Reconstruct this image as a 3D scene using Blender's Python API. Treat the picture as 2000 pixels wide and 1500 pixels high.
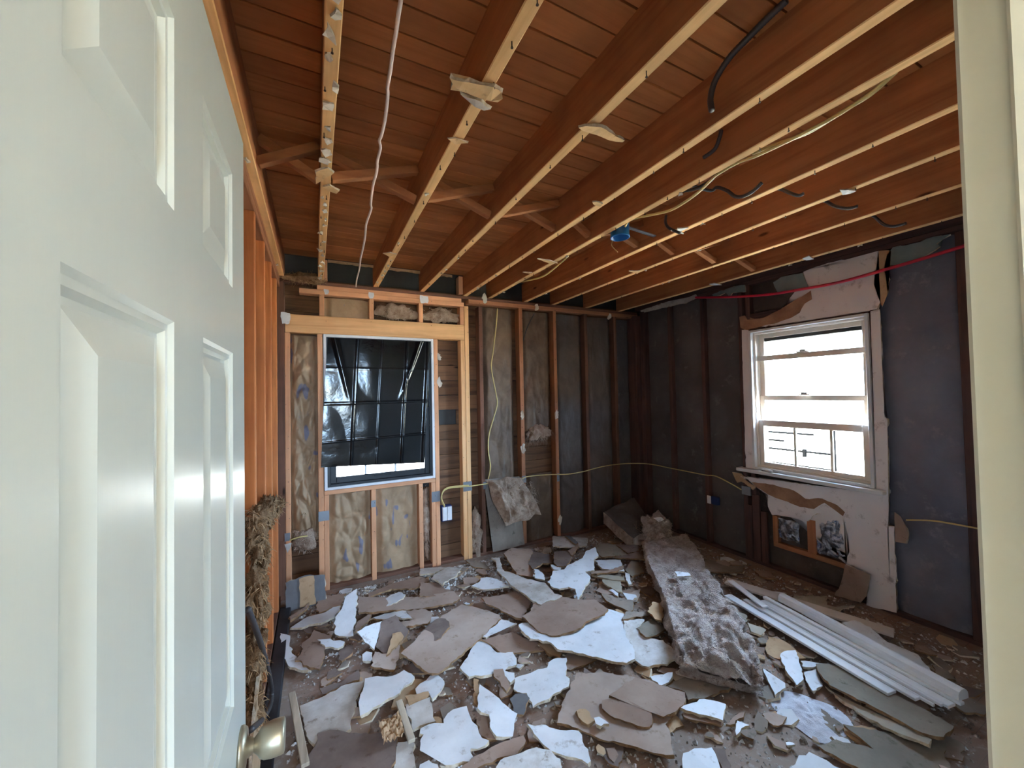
import bpy, bmesh, math, random
from mathutils import Vector, Matrix, noise

scene = bpy.context.scene
for o in list(bpy.data.objects):
    bpy.data.objects.remove(o, do_unlink=True)
col = scene.collection

# ------------------------------------------------------------------ camera, world, sun, exposure
EYE = Vector((0.0, 0.0, 1.5406))
YAW, PITCH, ROLL, FPX = math.radians(26.796), math.radians(1.312), math.radians(-1.134), 762.19
fw = Vector((math.sin(YAW)*math.cos(PITCH), math.cos(YAW)*math.cos(PITCH), math.sin(PITCH)))
rt = Vector((math.cos(YAW), -math.sin(YAW), 0)); up = rt.cross(fw)
r2 = rt*math.cos(ROLL) + up*math.sin(ROLL); u2 = -rt*math.sin(ROLL) + up*math.cos(ROLL)
cd = bpy.data.cameras.new('camera'); cam = bpy.data.objects.new('camera', cd); col.objects.link(cam)
m = Matrix((r2, u2, -fw)).transposed().to_4x4(); m.translation = EYE; cam.matrix_world = m
cd.sensor_fit = 'HORIZONTAL'; cd.sensor_width = 36.0; cd.lens = 36.0*FPX/2000.0
cd.clip_start = 0.02; cd.clip_end = 500
scene.camera = cam

SUN_DIR = Vector((-0.56, -0.13, 0.82)).normalized()      # towards the sun: behind the house, so no direct sun enters
world = bpy.data.worlds.new('sky'); scene.world = world; world.use_nodes = True
wn = world.node_tree; bg = wn.nodes['Background']
bg.inputs[0].default_value = (.48, .70, 1.0, 1); bg.inputs[1].default_value = SKY_STRENGTH = 24.0      # bright, evenly hazy sky
sd = bpy.data.lights.new('sun', 'SUN'); sd.energy = 34.0; sd.angle = 0.01; sd.color = (1.0, 0.93, 0.82)
so = bpy.data.objects.new('sun', sd); col.objects.link(so)
so.rotation_euler = SUN_DIR.to_track_quat('Z', 'Y').to_euler(); so.location = SUN_DIR*30
vs = scene.view_settings; vs.view_transform = 'Standard'; vs.look = 'None'; vs.gamma = 1.0
vs.use_curve_mapping = False; vs.exposure = 2.0
scene.cycles.max_bounces = 8; scene.cycles.diffuse_bounces = 5; scene.cycles.glossy_bounces = 4
scene.cycles.transmission_bounces = 6; scene.cycles.transparent_max_bounces = 8
scene.cycles.sample_clamp_indirect = 8.0; scene.cycles.caustics_reflective = False; scene.cycles.caustics_refractive = False
scene.cycles.use_denoising = True; scene.cycles.use_adaptive_sampling = True; scene.cycles.adaptive_threshold = 0.02

# daylight sampling portals in the right window and the added hall window (they emit nothing, they only guide the sky's light)
def portal(x, y, z, sx, sz, rot):
    l = bpy.data.lights.new('window_portal', 'AREA'); l.shape = 'RECTANGLE'; l.size = sx; l.size_y = sz
    l.cycles.is_portal = True
    o = bpy.data.objects.new('window_portal', l); col.objects.link(o); o.location = (x, y, z); o.rotation_euler = rot
portal(3.62, 1.715, 1.44, .9, 1.25, (math.radians(90), 0, math.radians(90)))
portal(-.02, -2.42, 1.5, .8, 1.1, (math.radians(90), 0, 0))

H = 2.47; D = 3.475; R = 3.462; XL = -0.24; DECK = 2.655
rnd = random.Random(7)

# ------------------------------------------------------------------ helpers
def tag(o, label=None, cat=None, group=None, kind=None):
    if label: o['label'] = label
    if cat: o['category'] = cat
    if group: o['group'] = group
    if kind: o['kind'] = kind
    return o
def empty(name, loc=(0,0,0)):
    o = bpy.data.objects.new(name, None); col.objects.link(o); o.location = loc; o.empty_display_size = .1
    return o
def obj(name, verts, faces, mat, parent=None, smooth=False, mats=None, fm=None):
    me = bpy.data.meshes.new(name); me.from_pydata([tuple(v) for v in verts], [], faces); me.update()
    o = bpy.data.objects.new(name, me); col.objects.link(o)
    for k in (mats or [mat]): me.materials.append(k)
    if fm: me.polygons.foreach_set('material_index', fm)
    if smooth: me.polygons.foreach_set('use_smooth', [True]*len(me.polygons))
    place(o, parent)
    return o
def place(o, parent):
    """give a mesh written in room coordinates its origin at its own base, then hang it on its thing"""
    me = o.data
    if len(me.vertices):
        xs = [v.co for v in me.vertices]
        c = Vector(((min(v.x for v in xs)+max(v.x for v in xs))/2, (min(v.y for v in xs)+max(v.y for v in xs))/2, min(v.z for v in xs)))
        me.transform(Matrix.Translation(-c)); o.location = c
    if parent is not None:
        o.parent = parent
        p = Vector((0,0,0)); q = parent
        while q is not None: p += q.location; q = q.parent
        o.location = o.location - p
def obj_bm(name, bm, mat, parent=None, smooth=False):
    me = bpy.data.meshes.new(name); bm.to_mesh(me); bm.free()
    o = bpy.data.objects.new(name, me); col.objects.link(o); me.materials.append(mat)
    if smooth: me.polygons.foreach_set('use_smooth', [True]*len(me.polygons))
    place(o, parent)
    return o
def bm_box(bm, x0,x1,y0,y1,z0,z1):
    v = [bm.verts.new(p) for p in ((x0,y0,z0),(x1,y0,z0),(x1,y1,z0),(x0,y1,z0),(x0,y0,z1),(x1,y0,z1),(x1,y1,z1),(x0,y1,z1))]
    for f in ((3,2,1,0),(4,5,6,7),(0,1,5,4),(1,2,6,5),(2,3,7,6),(3,0,4,7)): bm.faces.new([v[i] for i in f])
def box(name, x0,x1,y0,y1,z0,z1, mat, parent=None, bev=0.0):
    bm = bmesh.new(); bm_box(bm, min(x0,x1),max(x0,x1),min(y0,y1),max(y0,y1),min(z0,z1),max(z0,z1))
    if bev: bmesh.ops.bevel(bm, geom=bm.edges[:], offset=bev, segments=1, affect='EDGES')
    return obj_bm(name, bm, mat, parent)
def boxes(name, L, mat, parent=None, bev=0.0):
    bm = bmesh.new()
    for b in L: bm_box(bm, *b)
    if bev: bmesh.ops.bevel(bm, geom=bm.edges[:], offset=bev, segments=1, affect='EDGES')
    return obj_bm(name, bm, mat, parent)
def lumber(name, a, b, w, t, mat, parent=None, bev=.003, upv=(0,0,1)):
    """a squared timber from a to b, w wide sideways and t along upv"""
    a = Vector(a); b = Vector(b); d = (b-a).normalized(); s = d.cross(Vector(upv)).normalized(); n = s.cross(d)
    vs = []
    for p in (a, b):
        for i, j in ((-1,-1),(1,-1),(1,1),(-1,1)): vs.append(p + s*(i*w/2) + n*(j*t/2))
    bm = bmesh.new(); v = [bm.verts.new(q) for q in vs]
    for f in ((0,1,2,3),(7,6,5,4),(0,4,5,1),(1,5,6,2),(2,6,7,3),(3,7,4,0)): bm.faces.new([v[i] for i in f])
    bmesh.ops.recalc_face_normals(bm, faces=bm.faces[:])
    if bev: bmesh.ops.bevel(bm, geom=bm.edges[:], offset=bev, segments=1, affect='EDGES')
    return obj_bm(name, bm, mat, parent)
def catmull(P, n=6):
    P = [Vector(p) for p in P]; out = []
    for i in range(len(P)-1):
        p0 = P[max(i-1,0)]; p1 = P[i]; p2 = P[i+1]; p3 = P[min(i+2,len(P)-1)]
        for k in range(n):
            t = k/n
            out.append(.5*((2*p1)+(p2-p0)*t+(2*p0-5*p1+4*p2-p3)*t*t+(3*p1-p0-3*p2+p3)*t**3))
    out.append(P[-1]); return out
def tube(name, P, r, mat, parent=None, sides=8, n=6, smooth=True, ribs=0):
    C = catmull(P, n) if n else [Vector(p) for p in P]
    vs = []; fs = []
    ref = Vector((.13,.21,.97))
    for i, p in enumerate(C):
        d = (C[min(i+1,len(C)-1)]-C[max(i-1,0)]).normalized()
        s = d.cross(ref)
        if s.length < 1e-4: s = d.cross(Vector((1,0,0)))
        s.normalize(); u = s.cross(d)
        rr = r*(1+(.12 if (ribs and i%2) else 0))
        for k in range(sides):
            a = 2*math.pi*k/sides; vs.append(p+(s*math.cos(a)+u*math.sin(a))*rr)
    for i in range(len(C)-1):
        for k in range(sides):
            a = i*sides+k; b = i*sides+(k+1)%sides
            fs.append((a,b,b+sides,a+sides))
    fs.append(tuple(range(sides-1,-1,-1))); fs.append(tuple((len(C)-1)*sides+k for k in range(sides)))
    return obj(name, vs, fs, mat, parent, smooth)
def ragged(P, step, amp, rg):
    """subdivide an outline and make its broken edge uneven"""
    out = []
    for i in range(len(P)):
        a = Vector(P[i]); b = Vector(P[(i+1)%len(P)]); n = max(1, int((b-a).length/step))
        for k in range(n):
            q = a.lerp(b, k/n)
            if k: q = q + Vector((rg.uniform(-amp,amp), rg.uniform(-amp,amp), 0))
            out.append(q)
    return out
def slab(name, P, th, mtop, medge, mbot=None, parent=None, nrm=None, jag=True, seed=0, step=.03, amp=.005, warp=0.0):
    """a broken sheet: outline P (3D, planar), thickness th behind nrm, face / edge / back materials"""
    rg = random.Random(seed); P = [Vector(p) for p in P]
    n = Vector((0,0,0))
    for i in range(len(P)):
        a = P[i]; b = P[(i+1)%len(P)]
        n += Vector(((a.y-b.y)*(a.z+b.z), (a.z-b.z)*(a.x+b.x), (a.x-b.x)*(a.y+b.y)))
    n.normalize()
    want = Vector(nrm) if nrm else Vector((0,0,1))
    if n.dot(want) < 0: n = -n; P = P[::-1]
    t1 = n.orthogonal().normalized(); t2 = n.cross(t1)
    Q = []
    for i in range(len(P)):
        a = P[i]; b = P[(i+1)%len(P)]; k_ = max(1, int((b-a).length/step)) if jag else 1
        for k in range(k_):
            q = a.lerp(b, k/k_)
            if k: q = q + (t1*rg.uniform(-amp,amp)+t2*rg.uniform(-amp,amp))
            Q.append(q)
    N = len(Q); e = min(th*.5, .006)
    c = sum(Q, Vector((0,0,0)))/N
    bm = bmesh.new()
    top = [bm.verts.new(q) for q in Q]
    low = [bm.verts.new(q - n*th + (t1*rg.uniform(-1,1)+t2*rg.uniform(-1,1))*e) for q in Q]
    bm.faces.new(top); bm.faces.new(low[::-1]).material_index = 2
    for i in range(N):
        j = (i+1)%N
        f = bm.faces.new((top[j], top[i], low[i], low[j])); f.material_index = 1
    bmesh.ops.triangulate(bm, faces=[f for f in bm.faces if len(f.verts) > 4])
    if warp:
        L = [f for f in bm.faces if f.material_index != 1]
        for _ in range(2):
            ed = [x for x in bm.edges if x.calc_length() > .07]
            if not ed or len(ed) > 3000: break
            bmesh.ops.subdivide_edges(bm, edges=ed, cuts=1)
            bmesh.ops.triangulate(bm, faces=[f for f in bm.faces if len(f.verts) > 4])
        for v in bm.verts:
            q = v.co*3.1 + Vector((seed*1.7, seed*.9, 0))
            v.co += n*(noise.noise(q)*warp)
    me = bpy.data.meshes.new(name); bm.to_mesh(me); bm.free()
    for k in (mtop, medge, mbot or mtop): me.materials.append(k)
    o = bpy.data.objects.new(name, me); col.objects.link(o)
    place(o, parent)
    return o
def grid(name, fn, nu, nv, mat, parent=None, smooth=True, closed_u=False):
    vs = []; fs = []
    for j in range(nv+1):
        for i in range(nu+(0 if closed_u else 1)): vs.append(fn(i/nu, j/nv))
    w = nu if closed_u else nu+1
    for j in range(nv):
        for i in range(nu):
            a = j*w+i; b = j*w+(i+1)%w if closed_u else a+1
            fs.append((a, b, b+w, a+w))
    return obj(name, vs, fs, mat, parent, smooth)
def fibres(name, centre, rad, n, ln, wd, mat, parent, seed=0, down=0.0):
    """a loose mat of fibre strands around a clump"""
    rg = random.Random(seed); vs = []; fs = []
    for _ in range(n):
        d = Vector((rg.gauss(0,1), rg.gauss(0,1), rg.gauss(0,1))).normalized()
        p = Vector(centre) + Vector((d.x*rad[0], d.y*rad[1], d.z*rad[2]))*rg.uniform(.75,1.05)
        g = (d*rg.uniform(.2,1) + Vector((rg.gauss(0,.8), rg.gauss(0,.8), rg.gauss(0,.8)-down))).normalized()
        s = g.cross(Vector((rg.gauss(0,1), rg.gauss(0,1), rg.gauss(0,1)))).normalized()
        b = len(vs); L = ln*rg.uniform(.4,1.3)
        for k in range(4):
            t = k/3; w = wd*(1-t*.8)
            q = p + g*(L*t) + s*(math.sin(t*2.5+_)*L*.18) - Vector((0,0,down*L*t*t*.5))
            vs.append(q-s*w); vs.append(q+s*w)
        for k in range(3): fs.append((b+2*k, b+2*k+1, b+2*k+3, b+2*k+2))
    o = obj(name, vs, fs, mat, parent); o['kind'] = 'stuff'
    return o
def fbm(v, o=4): return noise.fractal(v, 1.0, 2.0, o)
def clump(name, centre, rad, amp, freq, mat, parent, seed=0, nu=48, nv=30):
    def fn(u, v):
        a = 2*math.pi*u; b = math.pi*(v*.998+.001)
        d = Vector((math.sin(b)*math.cos(a), math.sin(b)*math.sin(a), math.cos(b)))
        p = Vector((d.x*rad[0], d.y*rad[1], d.z*rad[2]))
        k = 1+amp*fbm(p*freq+Vector((seed*3.1,0,0)), 5)
        return Vector(centre)+p*k
    return grid(name, fn, nu, nv, mat, parent, True, True)

# ------------------------------------------------------------------ materials
def srgb(r, g, b):
    f = lambda c: ((c/255)/12.92 if c/255 <= .04045 else ((c/255+.055)/1.055)**2.4)
    return (f(r), f(g), f(b), 1)
class MB:
    def __init__(s, name, rough=.8, spec=.3):
        s.m = bpy.data.materials.new(name); s.m.use_nodes = True; s.t = s.m.node_tree; s.b = s.t.nodes['Principled BSDF']
        s.b.inputs['Roughness'].default_value = rough; s.b.inputs['Specular IOR Level'].default_value = spec
    def n(s, typ, **k):
        nd = s.t.nodes.new(typ)
        for a, v in k.items():
            if a in nd.inputs.keys(): nd.inputs[a].default_value = v
            else: setattr(nd, a, v)
        return nd
    def l(s, a, b): s.t.links.new(a, b)
    def coord(s, scale=(1,1,1), kind='Object', rnd=False):
        c = s.n('ShaderNodeTexCoord'); mp = s.n('ShaderNodeMapping'); mp.inputs['Scale'].default_value = scale
        s.l(c.outputs[kind], mp.inputs['Vector'])
        if rnd:
            oi = s.n('ShaderNodeObjectInfo'); cb = s.n('ShaderNodeCombineXYZ'); mu = s.n('ShaderNodeMath', operation='MULTIPLY'); mu.inputs[1].default_value = 37.0
            s.l(oi.outputs['Random'], mu.inputs[0])
            for i in range(3): s.l(mu.outputs[0], cb.inputs[i])
            s.l(cb.outputs[0], mp.inputs['Location'])
        return mp.outputs[0]
    def noise(s, vec, scale, detail=6, rough=.6, dist=0):
        nd = s.n('ShaderNodeTexNoise'); nd.inputs['Scale'].default_value = scale; nd.inputs['Detail'].default_value = detail
        nd.inputs['Roughness'].default_value = rough; nd.inputs['Distortion'].default_value = dist
        s.l(vec, nd.inputs['Vector']); return nd.outputs['Fac']
    def ramp(s, fac, stops):
        r = s.n('ShaderNodeValToRGB'); e = r.color_ramp.elements
        while len(e) < len(stops): e.new(.5)
        for k, (p, c) in zip(e, stops): k.position = p; k.color = c
        s.l(fac, r.inputs[0]); return r.outputs[0]
    def mix(s, fac, a, b, blend='MIX'):
        x = s.n('ShaderNodeMix', data_type='RGBA', blend_type=blend)
        if isinstance(fac, float): x.inputs[0].default_value = fac
        else: s.l(fac, x.inputs[0])
        for k, v in ((6, a), (7, b)):
            if isinstance(v, tuple): x.inputs[k].default_value = v
            else: s.l(v, x.inputs[k])
        return x.outputs[2]
    def bump(s, h, strength=.3, dist=.01):
        b = s.n('ShaderNodeBump'); b.inputs['Strength'].default_value = strength; b.inputs['Distance'].default_value = dist
        s.l(h, b.inputs['Height']); s.l(b.outputs[0], s.b.inputs['Normal']); return b
    def col(s, c): s.l(c, s.b.inputs['Base Color']); return s
BW = ((0,0,0,1), (1,1,1,1))
def wood(name, base, dark, axis, rough=.75, stain=None, spread=.25, knots=True):
    s = MB(name, rough, .25); sc = {'x':(1.2,22,22),'y':(22,1.2,22),'z':(22,22,1.2)}[axis]
    v = s.coord(sc, rnd=True)
    g = s.noise(v, 1.1, 6, .6, .5)
    c = s.ramp(g, [(.30, dark), (.50, base), (.72, tuple(min(1, x*1.18) for x in base[:3])+(1,))])
    v2 = s.coord((1,1,1), rnd=True)
    big = s.noise(v2, 3.0, 4, .6)
    c = s.mix(s.ramp(big, [(.45, BW[0]), (.75, (.7,.7,.7,1))]), c, stain or dark)
    if knots:
        ks = {'x':(1.0,3.2,3.2),'y':(3.2,1.0,3.2),'z':(3.2,3.2,1.0)}[axis]
        vv = s.n('ShaderNodeTexVoronoi'); vv.inputs['Scale'].default_value = 1.9; s.l(s.coord(ks, rnd=True), vv.inputs['Vector'])
        k = s.ramp(vv.outputs['Distance'], [(.035, BW[1]), (.085, BW[0])])
        c = s.mix(k, c, tuple(x*.35 for x in dark[:3])+(1,))
    oi = s.n('ShaderNodeObjectInfo'); mr = s.n('ShaderNodeMapRange'); mr.inputs['To Min'].default_value = 1-spread; mr.inputs['To Max'].default_value = 1+spread
    s.l(oi.outputs['Random'], mr.inputs['Value'])
    hs = s.n('ShaderNodeHueSaturation'); s.l(mr.outputs[0], hs.inputs['Value']); s.l(c, hs.inputs['Color'])
    s.col(hs.outputs[0]); s.bump(g, .25, .004)
    return s.m
def plain(name, c1, c2, scale=6, rough=.85, spec=.2, bump=.15, bdist=.004, detail=6, lo=.38, hi=.68, c3=None):
    s = MB(name, rough, spec); v = s.coord(rnd=True); n1 = s.noise(v, scale, detail, .62)
    c = s.ramp(n1, [(lo, c1), (hi, c2)])
    if c3:
        n2 = s.noise(v, scale*3.3, 5, .7); c = s.mix(s.ramp(n2, [(.58, BW[0]), (.70, BW[1])]), c, c3)
    s.col(c)
    if bump: s.bump(s.noise(v, scale*9, 4, .6), bump, bdist)
    return s.m
S = srgb
M = {}
M['joist'] = {a: wood('aged_joist_wood_'+a, S(172,113,72), S(148,92,58), a, .8, S(134,84,56), .10) for a in 'xyz'}
M['joist_edge'] = wood('pale_bounce_lit_joist_edge_wood', S(232,186,130), S(212,162,106), 'y', .8, S(196,156,112), .08, False)  # wood left pale under drywall, lightened further to paint in bounce from below
M['deck'] = wood('dark_deck_wood', S(186,122,74), S(168,106,62), 'x', .85, S(146,94,60), .18)
M['newwood'] = {a: wood('fresh_fir_'+a, S(226,176,126), S(208,154,104), a, .65, S(212,160,112), .06) for a in 'xyz'}
M['pinkwood'] = {a: wood('pinkish_fir_'+a, S(220,162,122), S(198,138,100), a, .7, S(198,142,108), .07) for a in 'xyz'}
M['redstud'] = {a: wood('orange_stud_wood_'+a, S(174,118,84), S(148,96,66), a, .7, S(144,96,70), .10) for a in 'xyz'}
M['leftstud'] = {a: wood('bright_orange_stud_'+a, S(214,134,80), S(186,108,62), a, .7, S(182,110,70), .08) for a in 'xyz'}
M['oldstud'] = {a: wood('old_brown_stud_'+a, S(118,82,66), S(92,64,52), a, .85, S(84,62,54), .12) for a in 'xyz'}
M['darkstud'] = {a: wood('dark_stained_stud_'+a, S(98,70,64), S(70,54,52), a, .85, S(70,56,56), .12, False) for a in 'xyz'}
M['sheath'] = wood('weathered_sheathing', S(112,82,60), S(66,48,38), 'x', .9, S(72,54,44), .22)
M['lath'] = wood('grey_lath_wood', S(196,180,160), S(150,134,116), 'y', .85, S(160,146,130), .08, False)
M['white'] = plain('white_painted_face', S(206,206,210), S(226,226,230), 5, .7, .3, .08, c3=S(180,174,172), lo=.3, hi=.6)
M['dusty'] = plain('dusty_offwhite_face', S(172,160,150), S(206,200,196), 6, .9, .15, .12, c3=S(150,136,124))
M['dustyw'] = plain('scuffed_white_face', S(190,184,180), S(226,226,228), 9, .85, .2, .25, c3=S(150,138,128))
M['paper'] = plain('brown_paper_backing', S(150,124,110), S(168,144,130), 4, .92, .1, .06, c3=S(128,104,88))
M['paperl'] = plain('pale_brown_paper_backing', S(166,144,132), S(182,162,150), 4, .92, .1, .06, c3=S(144,122,106))
M['paperd'] = plain('dark_paper_backing', S(114,97,90), S(138,120,112), 5, .92, .1, .08, c3=S(98,80,70))
M['papergd'] = plain('grey_paper_backing', S(136,122,112), S(158,144,132), 5, .92, .1, .08, c3=S(112,104,94))
M['slate'] = plain('slate_grey_paper', S(108,106,108), S(124,122,124), 5, .9, .1, .05)
M['green'] = plain('grey_green_paper', S(130,119,107), S(150,139,125), 4, .92, .1, .1, c3=S(106,98,82))
M['greenl'] = plain('pale_green_paper', S(164,152,136), S(180,168,152), 5, .92, .1, .1, c3=S(132,122,102))
M['tan'] = plain('torn_tan_paper', S(176,144,112), S(196,164,132), 6, .92, .1, .15, c3=S(156,122,92))
M['tanc'] = plain('warm_tan_torn_paper', S(212,172,124), S(228,192,146), 8, .92, .1, .2, c3=S(176,140,104))
M['gyp'] = plain('broken_gypsum_core', S(190,168,140), S(224,214,198), 30, .95, .05, .6, .006)
M['gypbrown'] = plain('brown_gypsum_core', S(132,100,74), S(170,138,106), 24, .95, .05, .6, .006)
M['felt'] = plain('hazed_black_felt_facing', S(106,104,116), S(128,126,138), 2.2, .7, .35, .25, .01, c3=S(138,134,140))  # black felt painted lighter and bluer to carry the lens haze near the window
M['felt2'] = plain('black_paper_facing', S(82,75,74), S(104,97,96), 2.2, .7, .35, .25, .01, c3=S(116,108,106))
M['feltd'] = plain('dark_dusty_facing', S(72,60,56), S(104,90,82), 2.6, .75, .3, .3, .01, c3=S(108,98,90), lo=.40, hi=.72)
M['dryold'] = plain('old_painted_drywall', S(226,217,218), S(236,229,229), 3, .85, .15, .04, c3=S(176,164,162), lo=.3, hi=.7)
M['greyp'] = plain('grey_green_old_paint', S(120,132,132), S(140,150,150), 6, .85, .15, .05)
M['torn'] = plain('torn_brown_layer', S(150,112,90), S(178,140,112), 8, .95, .05, .2)
M['dust'] = plain('plaster_dust', S(196,194,204), S(226,226,234), 22, .95, .05, .6, .006)
M['chip'] = plain('plaster_chip', S(206,190,168), S(238,230,218), 3, .9, .1, .2, lo=.35, hi=.6)
M['cobble'] = plain('rubble_crumb', S(120,104,94), S(212,208,206), 14, .95, .05, .2, lo=.42, hi=.58)
M['fibre'] = plain('brown_glass_fibre', S(186,160,150), S(232,218,212), 14, .95, .05, 1.0, .03, 9, .36, .64, c3=S(134,104,86))
M['fibre2'] = plain('pinkish_glass_fibre', S(164,134,114), S(208,184,164), 16, .95, .05, .9, .02, 9, .36, .66, c3=S(130,98,78))
M['fibrey'] = plain('yellowed_glass_fibre', S(128,94,66), S(188,152,116), 22, .95, .05, .9, .02, 9, .36, .66, c3=S(90,66,42))
M['strand'] = plain('pale_fibre_strands', S(176,150,130), S(222,206,192), 9, .9, .1, 0)
M['strandy'] = plain('yellow_fibre_strands', S(160,126,92), S(198,164,126), 9, .9, .1, 0)
def kraft(name, a, b, blue, dustc=None):
    s = MB(name, .62, .35); v = s.coord((1,1,1), rnd=True)
    n1 = s.noise(v, 4, 7, .65, .4); c = s.ramp(n1, [(.34, a), (.66, b)])
    v2 = s.coord((1.5,.3,.6), rnd=True); pr = s.noise(v2, 11.0, 1, .4, .3)
    if blue: c = s.mix(s.ramp(pr, [(.66, BW[0]), (.69, (.65,.65,.65,1))]), c, blue)
    if dustc:
        d = s.noise(s.coord((5,5,.8), rnd=True), 1.6, 5, .7); c = s.mix(s.ramp(d, [(.56, BW[0]), (.80, (.8,.8,.8,1))]), c, dustc)
    s.col(c); s.bump(s.noise(v, 26, 5, .6, .8), .25, .008); return s.m
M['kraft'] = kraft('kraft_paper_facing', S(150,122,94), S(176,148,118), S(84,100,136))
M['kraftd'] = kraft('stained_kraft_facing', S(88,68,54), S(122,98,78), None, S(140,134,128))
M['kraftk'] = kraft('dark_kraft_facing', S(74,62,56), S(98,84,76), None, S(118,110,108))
s = MB('crinkled_foil', .32, .5); s.b.inputs['Metallic'].default_value = .8; v = s.coord()
s.col(s.ramp(s.noise(v, 12, 5, .6, .8), [(.4, S(120,124,136)), (.55, S(196,200,212)), (.62, S(90,110,160)), (.72, S(210,206,200))])); s.bump(s.noise(v, 18, 4, .6, 1), .9, .02); M['foil'] = s.m
s = MB('black_plastic_sheet', .13, .42); v = s.coord()
s.col(s.ramp(s.noise(v, 5, 3), [(.4, S(12,13,15)), (.7, S(20,22,25))])); s.bump(s.noise(v, 30, 4, .6, .6), .12, .006); M['plastic'] = s.m
s = MB('glossy_white_door_paint', .30, .45); v = s.coord((18,18,1.2))
s.col(s.ramp(s.noise(s.coord(), 3, 3), [(.3, S(188,188,177)), (.7, S(196,196,185))])); s.bump(s.noise(v, 2.2, 6, .6), .10, .003); M['door'] = s.m
M['jamb'] = plain('cream_jamb_paint', S(206,199,178), S(214,207,188), 2, .45, .4, .02)
M['hallwhite'] = plain('hall_wall_paint', S(222,218,206), S(228,224,214), 2, .8, .2, .02)
M['winwhite'] = plain('white_window_paint', S(214,212,214), S(228,228,230), 4, .5, .4, .03)
M['wintan'] = plain('flare_tinted_sash_paint', S(222,208,194), S(232,220,208), 4, .6, .3, .05)  # white sash paint with the tan cast of window flare mixed into its colour
M['winblack'] = plain('black_window_frame', S(30,30,33), S(44,44,48), 5, .4, .45, .05)
M['blackstrip'] = plain('black_rubber_strip', S(30,30,34), S(52,52,58), 5, .5, .35, .1)
def solid(name, c, rough=.5, metal=0, spec=.4):
    s = MB(name, rough, spec); v = s.coord(); s.col(s.ramp(s.noise(v, 14, 4), [(.3, tuple(x*.88 for x in c[:3])+(1,)), (.7, c)])); s.b.inputs['Metallic'].default_value = metal; return s.m
M['yellow'] = solid('cream_yellow_cable', S(214,192,128), .45)
M['steel'] = solid('galvanised_steel', S(150,154,160), .42, .85)
M['bx'] = solid('dark_armoured_cable', S(84,80,80), .5, .4)
M['red'] = solid('red_plastic_pipe', S(196,40,64), .4)
M['blue'] = solid('blue_plastic_box', S(36,116,188), .4)
M['navy'] = solid('dark_blue_plastic', S(40,56,104), .45)
M['whitep'] = solid('white_plastic', S(226,226,230), .4)
M['nickel'] = solid('satin_nickel', S(176,162,136), .42, .75)
M['string'] = solid('pale_twine', S(240,222,212), .8, 0, .1)
M['silhouette'] = solid('black_fence_iron', S(9,9,9), .95, 0, 0.0)
M['rust'] = solid('rusty_nail', S(84,66,56), .6, .6)
M['trimwhite'] = plain('white_trim_paint', S(222,224,230), S(236,238,242), 3, .45, .4, .04)
M['trimgrey'] = plain('primed_trim_paint', S(196,182,174), S(212,200,192), 3, .6, .3, .04)
g = MB('window_glass', .02, .5); g.b.inputs['Base Color'].default_value = (.96,.97,.98,1); g.b.inputs['Transmission Weight'].default_value = 0
gt = g.n('ShaderNodeBsdfTransparent'); gm = g.n('ShaderNodeMixShader'); fr = g.n('ShaderNodeFresnel'); fr.inputs[0].default_value = 1.35
gl = g.n('ShaderNodeBsdfGlossy'); gl.inputs['Roughness'].default_value = .02; gt.inputs[0].default_value = (.92,.94,.94,1)
g.l(fr.outputs[0], gm.inputs[0]); g.l(gt.outputs[0], gm.inputs[1]); g.l(gl.outputs[0], gm.inputs[2])
g.l(gm.outputs[0], g.t.nodes['Material Output'].inputs['Surface']); M['glass'] = g.m
# floor: old boards under dust
s = MB('dusty_floor_boards', .85, .15); v = s.coord((1,1,1))
br = s.n('ShaderNodeTexBrick'); s.l(s.coord((1,1,1)), br.inputs['Vector']); br.inputs['Scale'].default_value = 1.0
br.inputs['Brick Width'].default_value = 1.6; br.inputs['Row Height'].default_value = .058; br.inputs['Mortar Size'].default_value = .0012
br.inputs['Color1'].default_value = S(156,112,90); br.inputs['Color2'].default_value = S(136,98,80); br.inputs['Mortar'].default_value = S(58,44,38)
n1 = s.noise(v, 2.4, 6, .65); n2 = s.noise(v, 26, 5, .7)
c = s.mix(s.ramp(n1, [(.30, (.25,.25,.25,1)), (.58, (.95,.95,.95,1))]), br.outputs['Color'], S(142,124,112))
c = s.mix(s.ramp(n2, [(.52, BW[0]), (.70, (.8,.8,.8,1))]), c, S(170,158,150))
s.col(c); s.bump(n2, .4, .004); M['floor'] = s.m
s = MB('red_brick', .9, .1); br = s.n('ShaderNodeTexBrick'); s.l(s.coord((1,1,1), 'Generated'), br.inputs['Vector'])
br.inputs['Scale'].default_value = 1; br.inputs['Brick Width'].default_value = .018; br.inputs['Row Height'].default_value = .016; br.inputs['Mortar Size'].default_value = .0016
br.inputs['Color1'].default_value = S(196,120,96); br.inputs['Color2'].default_value = S(176,100,80); br.inputs['Mortar'].default_value = S(206,196,184)
s.col(br.outputs['Color']); M['brick'] = s.m
M['ground'] = plain('sunlit_dry_ground', S(196,178,146), S(216,200,172), .6, .95, .05, .1)
M['roof'] = plain('roof_felt', S(60,58,58), S(76,74,72), 2, .9, .1, .1)
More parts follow.
